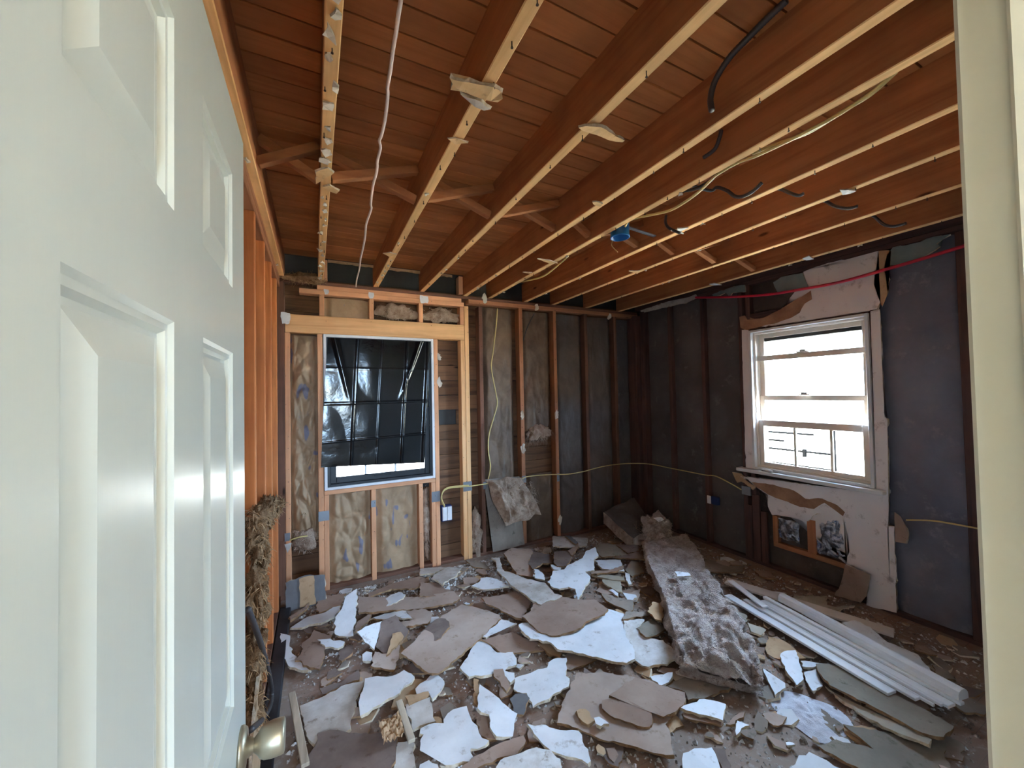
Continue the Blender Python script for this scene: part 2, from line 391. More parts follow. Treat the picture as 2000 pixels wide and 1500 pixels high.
# ------------------------------------------------------------------ measured outlines, in metres
DW_UP = [(3.45,1.689,2.451),(3.45,1.596,2.466),(3.45,1.449,2.469),(3.45,1.438,2.468),(3.45,1.435,2.416),(3.45,1.381,2.425),(3.45,1.279,2.462),(3.45,1.227,2.463),(3.45,1.229,2.384),(3.45,1.25,2.322),(3.45,1.261,2.239),(3.45,1.229,2.231),(3.45,1.23,2.109),(3.45,1.25,2.066),(3.45,1.286,2.066),(3.45,1.592,2.064),(3.45,1.872,2.067),(3.45,2.024,2.071),(3.45,1.872,2.089),(3.45,1.791,2.104),(3.45,1.725,2.134),(3.45,1.691,2.199),(3.45,1.636,2.221),(3.45,1.638,2.304),(3.45,1.673,2.378)]
DW_UPTORN = [(3.45,2.219,2.191),(3.45,2.169,2.195),(3.45,2.144,2.152),(3.45,2.007,2.143),(3.45,1.868,2.19),(3.45,1.781,2.231),(3.45,1.708,2.258),(3.45,1.639,2.292),(3.45,1.636,2.224),(3.45,1.686,2.198),(3.45,1.724,2.141),(3.45,1.789,2.104),(3.45,1.872,2.089),(3.45,2.026,2.075),(3.45,2.166,2.061),(3.45,2.212,2.092)]
DW_GREY1 = [(3.45,1.917,2.427),(3.45,1.853,2.456),(3.45,1.696,2.446),(3.45,1.674,2.355),(3.45,1.657,2.325),(3.45,1.816,2.327),(3.45,1.885,2.336)]
DW_GREY2 = [(3.45,1.185,2.424),(3.45,1.153,2.462),(3.45,1.024,2.451),(3.45,0.964,2.463),(3.45,0.888,2.452),(3.45,0.95,2.414),(3.45,0.935,2.392),(3.45,1.019,2.353),(3.45,1.069,2.34),(3.45,1.193,2.348)]
DW_TANSTRIP = [(3.45,1.227,2.463),(3.45,1.162,2.441),(3.45,1.189,2.401),(3.45,1.201,2.346),(3.45,1.195,2.282),(3.45,1.177,2.259),(3.45,1.189,2.161),(3.45,1.22,2.078),(3.45,1.23,2.111),(3.45,1.229,2.231),(3.45,1.261,2.239),(3.45,1.25,2.322),(3.45,1.229,2.386)]
DW_SIDE = [(3.45,1.284,2.059),(3.45,1.234,2.063),(3.45,1.233,1.332),(3.45,1.218,1.316),(3.45,1.229,0.804),(3.45,1.291,0.805)]
DW_BOT = [(3.45,2.258,0.742),(3.45,1.229,0.804),(3.45,1.241,0.588),(3.45,1.204,0.599),(3.45,1.212,0.024),(3.45,1.373,-0.008),(3.45,1.352,0.211),(3.45,1.484,0.239),(3.45,1.455,0.371),(3.45,1.467,0.477),(3.45,1.485,0.583),(3.45,1.659,0.563),(3.45,1.728,0.485),(3.45,1.917,0.482),(3.45,1.991,0.462),(3.45,2.023,0.524),(3.45,2.019,0.629),(3.45,2.113,0.67)]
DW_BAND = [(3.447,2.155,0.707),(3.447,1.973,0.721),(3.447,1.815,0.707),(3.447,1.735,0.66),(3.447,1.616,0.688),(3.447,1.525,0.663),(3.447,1.476,0.623),(3.447,1.49,0.59),(3.447,1.603,0.66),(3.447,1.674,0.595),(3.447,1.774,0.586),(3.447,2.017,0.63),(3.447,2.111,0.671)]
DW_LEFTSCRAP = [(3.45,2.336,0.766),(3.45,2.253,0.767),(3.45,2.113,0.679),(3.45,2.15,0.64),(3.45,2.241,0.699),(3.45,2.29,0.676)]
DW_RSCRAP = [(3.45,1.201,0.695),(3.45,1.169,0.67),(3.45,1.135,0.563),(3.45,1.149,0.502),(3.45,1.205,0.497)]
CORNICE = [(3.45,3.424,2.485),(3.45,3.044,2.506),(3.45,2.779,2.491),(3.45,2.668,2.503),(3.45,2.646,2.461),(3.45,2.781,2.438),(3.45,3.046,2.45),(3.45,3.384,2.453)]
CORNICE2 = [(3.45,2.486,2.46),(3.45,2.302,2.479),(3.45,2.157,2.47),(3.45,2.154,2.405),(3.45,2.279,2.425),(3.45,2.305,2.393),(3.45,2.339,2.44),(3.45,2.46,2.429)]
FOILA = [(3.48,1.959,0.449),(3.48,1.804,0.426),(3.48,1.794,0.371),(3.48,1.824,0.28),(3.48,1.948,0.29)]
FOILB = [(3.47,1.665,0.547),(3.47,1.494,0.563),(3.47,1.473,0.435),(3.47,1.503,0.291),(3.47,1.6,0.255),(3.47,1.68,0.314)]
LEANPAPER = [(3.4,1.468,0.255),(3.4,1.324,0.241),(3.4,1.348,0.09),(3.4,1.387,0.023),(3.4,1.539,0.005),(3.4,1.481,0.14)]
YCABLE_R2 = [(3.45,1.144,0.657),(3.45,1.024,0.687),(3.45,0.936,0.693),(3.45,0.804,0.696)]
YCABLE_B = [(2.598,3.46,0.672),(2.397,3.46,0.666),(2.142,3.46,0.689),(1.9,3.46,0.696),(1.783,3.46,0.674),(1.453,3.46,0.679),(1.271,3.46,0.677),(1.098,3.46,0.685),(1.03,3.46,0.661),(1.01,3.46,0.595),(1.038,3.46,0.522)]
YCABLE_V = [(1.601,3.46,2.369),(1.569,3.46,2.181),(1.531,3.46,1.929),(1.512,3.46,1.78),(1.556,3.46,1.531),(1.565,3.46,1.432),(1.518,3.46,1.285),(1.473,3.46,1.14),(1.464,3.46,0.994),(1.483,3.46,0.846),(1.47,3.46,0.725)]
GCABLE = [(2.023,3.46,2.355),(1.935,3.46,2.202),(1.885,3.46,2.069)]
SCRAPLOW = [(1.451,3.45,0.536),(1.577,3.45,0.395),(1.781,3.45,0.304),(1.81,3.45,0.058),(1.452,3.45,0.039)]
WHITECLIPS = [(-0.23,3.44,2.199),(-0.17,3.44,2.109),(0.071,3.44,2.411),(0.104,3.44,2.365),(0.412,3.44,2.421),(0.452,3.44,2.364),(0.847,3.44,2.433),(0.92,3.44,2.361)]
PLATES = [(-0.215,3.47,0.503),(-0.178,3.47,0.442),(0.017,3.47,0.631),(0.094,3.47,0.554),(0.412,3.47,0.663),(0.449,3.47,0.607),(0.925,3.47,0.668),(1.003,3.47,0.575),(1.225,3.47,0.719),(1.31,3.47,0.632),(1.426,3.47,0.695),(1.456,3.47,0.628),(1.847,3.47,0.705),(1.892,3.47,0.638),(2.261,3.47,0.685),(2.291,3.47,0.601)]
J3SCRAP = [(0.353,1.059,2.455),(0.37,1.063,2.455),(0.408,1.047,2.455),(0.436,1.044,2.455),(0.455,1.044,2.455),(0.481,1.035,2.455),(0.515,1.05,2.455),(0.525,1.064,2.455),(0.518,1.086,2.455),(0.478,1.091,2.455),(0.415,1.093,2.455),(0.368,1.098,2.455),(0.369,1.08,2.455)]
J3SCRAPB = [(0.4,1.097,2.45),(0.467,1.098,2.45),(0.507,1.118,2.45),(0.489,1.129,2.45),(0.459,1.128,2.45),(0.414,1.113,2.45)]
J3SCRAP2 = [(0.433,1.329,2.46),(0.459,1.32,2.46),(0.489,1.322,2.46),(0.508,1.326,2.46),(0.469,1.351,2.46)]
J3TAIL = [(0.399,2.606,2.46),(0.44,2.579,2.46),(0.482,2.58,2.46),(0.443,2.639,2.46)]
J4SCRAP = [(0.823,1.078,2.46),(0.839,1.059,2.46),(0.897,1.046,2.46),(1.018,1.062,2.46),(1.021,1.077,2.46),(0.97,1.091,2.46),(0.906,1.083,2.46),(0.855,1.092,2.46)]
J5SCRAP = [(1.211,1.492,2.46),(1.223,1.475,2.46),(1.267,1.483,2.46),(1.269,1.505,2.46),(1.234,1.51,2.46)]
J2A = [(0.01,1.753,2.46),(0.052,1.717,2.46),(0.076,1.739,2.46),(0.054,1.778,2.46),(0.01,1.855,2.46)]
J2B = [(0.036,1.866,2.46),(0.066,1.843,2.46),(0.104,1.878,2.46),(0.093,1.907,2.46),(0.057,1.909,2.46)]
J6A = [(1.369,2.29,2.46),(1.453,2.287,2.46),(1.555,2.312,2.46),(1.511,2.344,2.46)]
J6B = [(1.418,2.589,2.46),(1.499,2.581,2.46),(1.511,2.619,2.46)]
J7A = [(1.905,1.503,2.46),(1.839,1.571,2.46),(1.958,1.582,2.46),(1.843,1.531,2.46)]
J8A = [(2.166,2.255,2.46),(2.239,2.21,2.46),(2.268,2.267,2.46)]
J8B = [(2.211,0.918,2.46),(2.221,0.892,2.46),(2.283,0.884,2.46),(2.292,0.912,2.46),(2.257,0.927,2.46)]
J10A = [(3.107,2.261,2.46),(3.09,2.199,2.46),(3.216,2.216,2.46),(3.182,2.266,2.46)]
J10B = [(3.105,1.523,2.46),(3.114,1.485,2.46),(3.198,1.494,2.46),(3.183,1.535,2.46)]
STRING = [(0.187,0.882,2.515),(0.191,0.914,2.512),(0.195,0.95,2.51),(0.196,0.988,2.506),(0.199,1.037,2.502),(0.199,1.06,2.5),(0.201,1.108,2.497),(0.204,1.151,2.494),(0.206,1.218,2.49),(0.21,1.238,2.49),(0.215,1.282,2.488),(0.221,1.365,2.485),(0.221,1.446,2.48),(0.218,1.475,2.478),(0.228,1.517,2.478),(0.228,1.6,2.474),(0.233,1.639,2.474),(0.236,1.692,2.472),(0.235,1.778,2.469),(0.238,1.841,2.467),(0.247,1.964,2.465),(0.255,2.012,2.465),(0.251,2.18,2.46),(0.257,2.274,2.459),(0.267,2.417,2.457),(0.274,2.633,2.454),(0.276,2.741,2.453),(0.29,2.963,2.451),(0.296,3.223,2.449),(0.309,3.45,2.447)]
BX1 = [(1.2,0.603,2.636),(1.2,0.655,2.631),(1.2,0.716,2.62),(1.2,0.775,2.607),(1.2,0.825,2.572),(1.2,0.846,2.525),(1.2,0.843,2.477)]
BX2 = [(1.47,0.994,2.583),(1.47,1.003,2.556),(1.47,1.027,2.523),(1.47,1.077,2.517)]
BX3 = [(1.6,1.117,2.496),(1.6,1.148,2.479),(1.6,1.215,2.48),(1.6,1.3,2.506)]
BX4 = [(1.72,1.236,2.507),(1.72,1.195,2.502),(1.72,1.145,2.463),(1.72,1.109,2.42),(1.72,1.073,2.402),(1.72,1.027,2.403),(1.72,0.987,2.422)]
BX5 = [(1.85,1.61,2.568),(1.85,1.615,2.525),(1.85,1.594,2.486),(1.85,1.545,2.446),(1.85,1.518,2.427)]
BX6 = [(2.02,1.068,2.497),(2.02,1.028,2.459),(2.02,0.996,2.434),(2.02,0.975,2.434)]
BX7 = [(2.36,1.042,2.498),(2.36,1.003,2.455),(2.36,0.951,2.421),(2.36,0.911,2.414)]
BX8 = [(2.8,1.014,2.495),(2.8,0.971,2.429),(2.8,0.93,2.401),(2.8,0.879,2.397)]
YC1 = [(1.585,0.494,2.501),(1.585,0.542,2.481),(1.585,0.581,2.468),(1.585,0.649,2.459),(1.585,0.709,2.457),(1.585,0.809,2.461),(1.585,0.922,2.47),(1.585,1.006,2.485),(1.585,1.075,2.484),(1.585,1.112,2.48),(1.585,1.177,2.454),(1.585,1.26,2.437),(1.585,1.35,2.434),(1.585,1.448,2.455),(1.585,1.554,2.483),(1.585,1.631,2.497),(1.585,1.672,2.476)]
YC2 = [(1.6,0.51,2.503),(1.6,0.573,2.476),(1.6,0.641,2.471),(1.6,0.748,2.461),(1.6,0.853,2.481),(1.6,0.951,2.497)]
YC3 = [(1.57,2.206,2.479),(1.57,2.368,2.449),(1.57,2.548,2.431),(1.57,2.79,2.464),(1.57,2.924,2.492)]
LCABLE = [(-0.2,1.538,0.856),(-0.2,1.729,0.69),(-0.2,1.909,0.523),(-0.2,2.131,0.294),(-0.2,2.286,0.1),(-0.2,2.188,0.094),(-0.2,1.897,0.245),(-0.2,1.593,0.431)]
BATTL = [(2.783,2.81,0.1),(2.464,2.437,0.1),(2.258,2.152,0.1),(2.092,1.922,0.1),(1.809,1.591,0.1),(1.721,1.463,0.1)]
BATTR = [(3.268,2.733,0.1),(3.008,2.38,0.1),(2.721,2.072,0.1),(2.519,1.783,0.1),(2.28,1.508,0.1),(1.948,1.186,0.1)]
RED = [(3.4,2.506,2.43),(3.4,2.157,2.359),(3.4,1.893,2.319),(3.4,1.661,2.305),(3.4,1.433,2.296),(3.4,1.184,2.313),(3.4,1.013,2.328),(3.4,0.807,2.35)]
PIECES = [
 ('tall narrow white shard standing up near the left corner', 'white', [(0.257,3.011,0.179),(0.238,2.869,0.101),(0.206,2.714,0.016),(0.144,2.73,0.025),(0.101,2.755,0.039),(0.109,2.844,0.088),(0.108,2.859,0.096),(0.15,2.902,0.119),(0.179,2.976,0.16),(0.23,3.001,0.174)]),
 ('long tapering white strip left of the upright shard', 'white', [(-0.157,3.008,0.014),(-0.105,3.036,0.025),(-0.05,3.066,0.036),(0.054,3.045,0.05),(0.104,3.074,0.06),(0.148,3.057,0.065),(0.145,3.007,0.06),(0.111,2.996,0.053),(0.109,2.945,0.048),(0.043,2.933,0.037),(-0.021,2.953,0.029),(-0.089,2.96,0.02)]),
 ('white boomerang-shaped piece at the far left edge of the rubble', 'white', [(-0.209,2.936,0.033),(-0.187,2.915,0.032),(-0.151,2.879,0.032),(-0.151,2.794,0.031),(-0.134,2.69,0.03),(-0.102,2.636,0.029),(-0.11,2.589,0.029),(-0.079,2.573,0.029),(-0.031,2.484,0.028),(-0.077,2.496,0.028),(-0.147,2.574,0.029),(-0.171,2.658,0.03),(-0.197,2.819,0.031)]),
 ('brown paper-backed piece beside the white boomerang piece', 'paper', [(-0.083,2.757,0.04),(-0.038,2.796,0.043),(-0.017,2.874,0.044),(0.014,2.825,0.046),(0.078,2.729,0.05),(0.072,2.689,0.05),(0.005,2.725,0.046),(0.009,2.688,0.046),(0.045,2.615,0.049),(0.019,2.474,0.048),(0.011,2.437,0.048),(-0.069,2.517,0.042),(-0.078,2.558,0.042),(-0.114,2.588,0.039),(-0.083,2.613,0.041)]),
 ('small white scalloped oval piece in front of the upright shard', 'white', [(0.001,2.708,0.061),(0.03,2.697,0.061),(0.072,2.682,0.061),(0.088,2.653,0.06),(0.126,2.641,0.06),(0.15,2.612,0.06),(0.139,2.577,0.059),(0.11,2.566,0.059),(0.045,2.612,0.06),(0.037,2.64,0.06)]),
 ('white triangular piece tilted against a dark paper board', 'white', [(0.216,2.616,0.085),(0.291,2.65,0.087),(0.373,2.67,0.085),(0.338,2.559,0.055),(0.303,2.477,0.034),(0.256,2.535,0.056)]),
 ('dark grey-brown board behind the tilted white triangle', 'paperd', [(0.373,2.672,0.084),(0.463,2.689,0.089),(0.484,2.615,0.07),(0.516,2.54,0.052),(0.494,2.5,0.042),(0.39,2.405,0.018),(0.346,2.432,0.024),(0.315,2.487,0.038)]),
 ('torn tan paper scrap lying on the dark board', 'tan', [(0.415,2.521,0.068),(0.464,2.514,0.066),(0.474,2.472,0.058),(0.461,2.453,0.054),(0.355,2.379,0.039),(0.388,2.446,0.053)]),
 ('pale brown ragged piece below the tan scrap', 'paperl', [(0.301,2.445,0.044),(0.353,2.391,0.042),(0.445,2.466,0.038),(0.426,2.364,0.038),(0.396,2.291,0.04),(0.38,2.25,0.04),(0.328,2.281,0.043),(0.266,2.33,0.045)]),
 ('small square white chip below the white triangle', 'white', [(0.237,2.485,0.023),(0.26,2.502,0.024),(0.291,2.471,0.024),(0.276,2.402,0.021),(0.232,2.429,0.021)]),
 ('slate grey rounded piece right of the white boomerang', 'paperd', [(0.115,2.605,0.038),(0.18,2.617,0.034),(0.197,2.575,0.034),(0.185,2.514,0.036),(0.124,2.453,0.041),(0.111,2.47,0.042)]),
 ('long grey board lying across the back left of the rubble', 'paperl', [(0.268,3.136,0.052),(0.48,3.043,0.044),(0.759,2.934,0.035),(0.94,2.914,0.03),(0.954,2.801,0.027),(0.873,2.747,0.028),(0.647,2.79,0.035),(0.255,2.914,0.048)]),
 ('white curved strip resting on the long grey board', 'white', [(0.347,3.002,0.041),(0.386,3.016,0.042),(0.463,3.031,0.043),(0.496,3.065,0.041),(0.561,3.079,0.042),(0.593,3.011,0.047),(0.568,2.97,0.049),(0.471,2.915,0.05),(0.387,2.909,0.048)]),
 ('white arrowhead piece in front of the long grey board', 'white', [(0.328,2.845,0.028),(0.415,2.857,0.034),(0.551,2.832,0.042),(0.575,2.695,0.035),(0.52,2.728,0.033),(0.471,2.795,0.034),(0.424,2.786,0.03)]),
 ('pale board with a ragged white rim beside the arrowhead', 'paperl', [(0.561,2.801,0.038),(0.678,2.754,0.04),(0.714,2.699,0.04),(0.684,2.628,0.038),(0.65,2.59,0.037),(0.488,2.639,0.034),(0.484,2.704,0.035),(0.571,2.686,0.037)]),
 ('slim pale splinter leaning right of the upright shard', 'paperl', [(0.22,2.718,0.053),(0.233,2.821,0.045),(0.302,2.831,0.041),(0.361,2.949,0.031),(0.303,2.796,0.044),(0.213,2.69,0.055)]),
 ('small pale sliver at the left below the leaning board', 'paperl', [(-0.168,3.099,0.047),(-0.094,3.162,0.043),(-0.047,3.223,0.04),(-0.061,3.153,0.044),(-0.159,3.04,0.051)]),
 ('brown board in the back left below the window', 'paper', [(0.548,3.266,0.036),(0.778,3.3,0.025),(0.822,3.195,0.026),(0.68,3.093,0.036),(0.52,3.173,0.04),(0.343,3.105,0.05),(0.344,3.159,0.048)]),
 ('brown board behind the upright shard', 'paper', [(0.008,3.325,0.035),(0.199,3.312,0.022),(0.17,3.183,0.025),(0.152,3.136,0.026),(0.016,3.085,0.035),(-0.003,3.137,0.036)]),
 ('large dusty off-white board at the lower left', 'dusty', [(-0.078,2.196,0.044),(-0.019,2.207,0.044),(0.058,2.227,0.044),(0.131,2.246,0.045),(0.219,2.229,0.043),(0.215,2.194,0.042),(0.181,2.145,0.04),(0.155,2.052,0.035),(0.139,2.013,0.034),(0.131,1.955,0.031),(0.111,1.948,0.031),(0.056,1.987,0.033),(0.019,2.001,0.034),(0,1.99,0.034),(-0.009,1.937,0.031),(-0.033,1.973,0.033),(-0.055,2.047,0.037),(-0.07,2.139,0.041)]),
 ('white jagged board right of the dusty board', 'white', [(0.223,2.215,0.062),(0.281,2.2,0.062),(0.298,2.185,0.062),(0.352,2.157,0.061),(0.414,2.168,0.062),(0.428,2.141,0.061),(0.453,2.091,0.06),(0.431,2.061,0.06),(0.399,2.055,0.06),(0.362,2.024,0.059),(0.31,2.02,0.059),(0.268,2.005,0.058),(0.214,1.989,0.058),(0.176,1.982,0.058),(0.177,2.023,0.058),(0.177,2.063,0.059),(0.189,2.11,0.06),(0.212,2.165,0.061)]),
 ('dark brown piece tucked behind the dusty board', 'paperd', [(0.009,2.309,0.027),(0.067,2.309,0.027),(0.108,2.3,0.026),(0.2,2.352,0.028),(0.207,2.303,0.026),(0.2,2.27,0.026),(0.132,2.275,0.026),(0.023,2.257,0.025)]),
 ('large dark brown board cut by the bottom edge of the view', 'paperd', [(0,1.988,0.041),(0.05,1.98,0.041),(0.128,1.913,0.043),(0.17,1.886,0.043),(0.258,1.842,0.044),(0.314,1.803,0.045),(0.301,1.748,0.047),(0.259,1.633,0.051),(0.026,1.745,0.049),(-0.106,1.817,0.047),(-0.032,1.888,0.045),(-0.009,1.922,0.043)]),
 ('pale strip right of the large dark brown board', 'dusty', [(0.306,1.76,0.052),(0.361,1.744,0.054),(0.37,1.723,0.053),(0.354,1.695,0.05),(0.344,1.597,0.043),(0.258,1.646,0.04),(0.294,1.729,0.049)]),
 ('small off-white square board between the two wooden sticks', 'dusty', [(0.377,1.952,0.045),(0.492,1.933,0.05),(0.481,1.793,0.045),(0.438,1.8,0.044),(0.378,1.799,0.041)]),
 ('plain tan rectangle on top of the off-white square', 'tan', [(0.383,1.995,0.053),(0.497,1.981,0.05),(0.494,1.953,0.052),(0.477,1.933,0.053),(0.389,1.935,0.055)]),
 ('white rounded piece above the off-white square', 'white', [(0.447,2.052,0.042),(0.477,2.08,0.039),(0.512,2.089,0.038),(0.541,2.115,0.035),(0.58,2.094,0.036),(0.596,2.038,0.038),(0.575,1.995,0.042),(0.541,1.959,0.045),(0.502,1.931,0.048),(0.503,1.983,0.045),(0.443,1.991,0.046)]),
 ('white almond-shaped piece in the middle of the back', 'white', [(1.071,2.888,0.055),(1.154,2.92,0.057),(1.179,2.965,0.058),(1.228,2.955,0.06),(1.272,2.902,0.062),(1.297,2.839,0.064),(1.316,2.725,0.066),(1.234,2.745,0.063),(1.155,2.783,0.059),(1.108,2.821,0.057)]),
 ('long diagonal pale strip with a bent white end', 'dusty', [(1.399,3.251,0.07),(1.464,3.21,0.072),(1.39,2.998,0.072),(1.385,2.952,0.072),(1.432,2.875,0.074),(1.477,2.724,0.076),(1.557,2.603,0.078),(1.545,2.475,0.079),(1.536,2.43,0.079),(1.571,2.383,0.08),(1.491,2.36,0.079),(1.421,2.391,0.077),(1.414,2.431,0.077),(1.387,2.365,0.076),(1.361,2.427,0.075),(1.338,2.59,0.074),(1.32,2.708,0.072),(1.337,2.982,0.071),(1.406,3.181,0.071)]),
 ('brown board leaning behind the long diagonal strip', 'paper', [(1.506,3.219,0.091),(1.618,3.286,0.101),(1.778,3.194,0.087),(1.772,3.154,0.081),(1.635,3.01,0.06),(1.645,2.909,0.044),(1.574,2.823,0.032),(1.471,2.898,0.043),(1.489,3.045,0.065)]),
 ('bright white star-shaped board at the back of the room', 'white', [(1.586,2.604,0.083),(1.631,2.631,0.085),(1.713,2.725,0.089),(1.8,2.688,0.091),(1.85,2.724,0.093),(2.036,2.773,0.099),(2.161,2.872,0.105),(2.281,2.892,0.109),(2.205,2.755,0.104),(2.149,2.738,0.102),(2.006,2.569,0.094),(1.932,2.584,0.092),(1.915,2.494,0.09),(1.719,2.341,0.081),(1.632,2.279,0.077),(1.68,2.357,0.08),(1.713,2.418,0.082),(1.688,2.47,0.083),(1.611,2.478,0.081),(1.586,2.518,0.081)]),
 ('very large brown panel in the middle left', 'paperl', [(0.427,2.322,0.063),(0.487,2.371,0.06),(0.635,2.516,0.053),(0.752,2.607,0.047),(0.919,2.689,0.041),(1.011,2.595,0.039),(1.103,2.437,0.039),(1.093,2.392,0.04),(0.913,2.276,0.048),(0.887,2.254,0.049),(0.835,2.229,0.052),(0.715,2.161,0.057),(0.603,2.087,0.061),(0.573,2.071,0.063),(0.531,2.097,0.064),(0.501,2.176,0.063)]),
 ('dark oval flap curling on the very large brown panel', 'paperd', [(0.565,2.368,0.062),(0.634,2.345,0.066),(0.674,2.353,0.068),(0.751,2.433,0.072),(0.765,2.488,0.073),(0.755,2.534,0.072),(0.715,2.562,0.07),(0.668,2.54,0.067),(0.611,2.501,0.064),(0.552,2.456,0.061)]),
 ('thin white wedge along the edge of the large brown panel', 'white', [(0.913,2.274,0.05),(1.08,2.362,0.06),(1.143,2.258,0.065),(1.016,2.295,0.056),(0.925,2.254,0.051)]),
 ('grey panel in front of the white almond piece', 'paper', [(1.069,2.68,0.056),(1.248,2.667,0.045),(1.349,2.676,0.039),(1.391,2.491,0.033),(1.221,2.339,0.04),(1.187,2.363,0.043),(1.161,2.413,0.045),(1.123,2.491,0.049),(1.063,2.58,0.054)]),
 ('broad brown rounded panel left of the insulation roll', 'paper', [(1.358,2.421,0.07),(1.424,2.405,0.072),(1.561,2.378,0.074),(1.642,2.28,0.077),(1.741,2.235,0.08),(1.748,2.093,0.082),(1.663,2.059,0.081),(1.58,2.054,0.079),(1.498,2.032,0.078),(1.458,2.011,0.078),(1.369,2.015,0.076),(1.318,2.022,0.075),(1.267,2.041,0.074),(1.225,2.096,0.073),(1.213,2.183,0.071),(1.207,2.251,0.07),(1.198,2.297,0.069),(1.276,2.327,0.07)]),
 ('largest white sheet, jagged, in front of the brown rounded panel', 'white', [(1.15,2.249,0.061),(1.181,2.259,0.06),(1.18,2.19,0.061),(1.196,2.121,0.061),(1.277,2.045,0.06),(1.389,2.006,0.057),(1.426,2.053,0.056),(1.519,2.114,0.053),(1.517,2.069,0.053),(1.658,2.112,0.049),(1.783,2.135,0.046),(1.815,2.089,0.045),(1.851,2.007,0.045),(1.774,1.985,0.048),(1.681,1.857,0.051),(1.64,1.755,0.054),(1.565,1.662,0.056),(1.504,1.66,0.058),(1.427,1.732,0.059),(1.355,1.812,0.06),(1.302,1.885,0.061),(1.237,1.933,0.062),(1.231,2.001,0.062),(1.14,2.08,0.063),(1.133,2.177,0.062)]),
 ('cracked dusty white sheet beside the insulation roll', 'dustyw', [(1.767,1.968,0.055),(1.886,1.905,0.061),(1.783,1.859,0.052),(1.771,1.78,0.049),(1.841,1.715,0.051),(1.827,1.601,0.046),(1.757,1.621,0.042),(1.773,1.575,0.041),(1.71,1.57,0.037),(1.595,1.631,0.032),(1.59,1.688,0.033),(1.645,1.776,0.04),(1.684,1.866,0.046)]),
 ('grey panel at the back beneath the folded insulation', 'paperd', [(1.824,3.26,0.041),(1.954,3.088,0.04),(1.835,2.917,0.052),(1.756,2.954,0.055),(1.616,2.87,0.066),(1.635,3.01,0.06)]),
 ('small white square chip left of the star-shaped board', 'white', [(1.633,2.888,0.055),(1.654,2.858,0.056),(1.639,2.736,0.064),(1.595,2.653,0.072),(1.541,2.715,0.071)]),
 ('small white wedge behind the star-shaped board', 'white', [(1.791,2.895,0.07),(1.826,2.772,0.077),(1.789,2.727,0.078),(1.756,2.769,0.075)]),
 ('grey-white strip at the foot of the window framing', 'dusty', [(0.795,3.407,0.036),(0.964,3.358,0.038),(1.006,3.316,0.039),(0.876,3.259,0.038),(0.771,3.305,0.037)]),
 ('pale piece with a white point near the window framing', 'dusty', [(0.826,3.147,0.057),(0.861,3.203,0.058),(1.002,3.279,0.054),(1.106,3.22,0.048),(1.03,3.118,0.048),(0.895,3.037,0.051),(0.879,3.005,0.05),(0.861,3.091,0.054)]),
 ('brown board at the back left between the grey boards', 'paper', [(0.736,3.16,0.042),(0.869,3.119,0.035),(0.889,2.977,0.031),(0.948,2.914,0.026),(0.888,2.841,0.028),(0.686,2.95,0.041)]),
 ('white fish-shaped board in the centre of the floor', 'white', [(0.693,2.071,0.05),(0.75,2.13,0.047),(0.835,2.232,0.041),(0.865,2.269,0.039),(0.915,2.233,0.037),(0.926,2.165,0.037),(0.936,2.109,0.037),(1.018,2.075,0.033),(1.013,2.016,0.034),(0.992,1.975,0.035),(0.915,1.982,0.039),(0.909,1.951,0.04),(0.949,1.919,0.038),(0.93,1.874,0.04),(0.893,1.854,0.042),(0.887,1.954,0.041),(0.86,1.973,0.043),(0.831,1.95,0.044),(0.771,1.954,0.047),(0.71,1.973,0.051),(0.696,2.029,0.051)]),
 ('folded brown paper flap at the tail of the fish-shaped board', 'paper', [(0.848,1.966,0.047),(0.895,1.95,0.045),(0.876,1.82,0.05),(0.842,1.795,0.052),(0.828,1.922,0.049)]),
 ('white board with a brown nick right of the fish-shaped board', 'white', [(0.927,1.868,0.041),(0.949,1.866,0.043),(1.011,1.853,0.046),(1.11,1.842,0.052),(1.138,1.87,0.055),(1.171,1.876,0.058),(1.239,1.847,0.061),(1.183,1.773,0.054),(1.159,1.705,0.05),(1.139,1.689,0.048),(1.087,1.682,0.044),(0.982,1.672,0.037),(0.92,1.669,0.032),(0.925,1.716,0.035),(0.933,1.753,0.037),(0.916,1.763,0.036),(0.889,1.811,0.036)]),
 ('white boot-shaped board in the lower centre', 'white', [(0.734,1.882,0.071),(0.759,1.823,0.067),(0.786,1.729,0.061),(0.808,1.667,0.058),(0.824,1.643,0.056),(0.787,1.603,0.055),(0.754,1.552,0.053),(0.716,1.566,0.055),(0.69,1.581,0.056),(0.683,1.605,0.058),(0.681,1.635,0.059),(0.702,1.691,0.062),(0.676,1.721,0.064),(0.669,1.752,0.066)]),
 ('narrow gypsum edge strip left of the boot-shaped board', 'tan', [(0.734,1.969,0.043),(0.755,1.946,0.042),(0.685,1.788,0.048),(0.678,1.824,0.047)]),
 ('slate grey fragment between two white boards in the centre', 'slate', [(0.845,1.767,0.037),(0.886,1.78,0.039),(0.927,1.75,0.04),(0.93,1.716,0.04),(0.896,1.694,0.038),(0.86,1.651,0.035),(0.829,1.694,0.034)]),
 ('brown slab above the fish-shaped board', 'paper', [(0.892,2.248,0.047),(0.941,2.244,0.044),(1.099,2.244,0.035),(1.132,2.184,0.029),(1.207,2.086,0.018),(1.198,2.018,0.014),(1.04,2.067,0.026),(0.955,2.108,0.034),(0.933,2.18,0.04)]),
 ('tan wedge below the largest white sheet', 'tan', [(1.191,2.077,0.028),(1.257,2.044,0.027),(1.264,1.931,0.03),(1.236,1.897,0.033),(1.201,1.955,0.032)]),
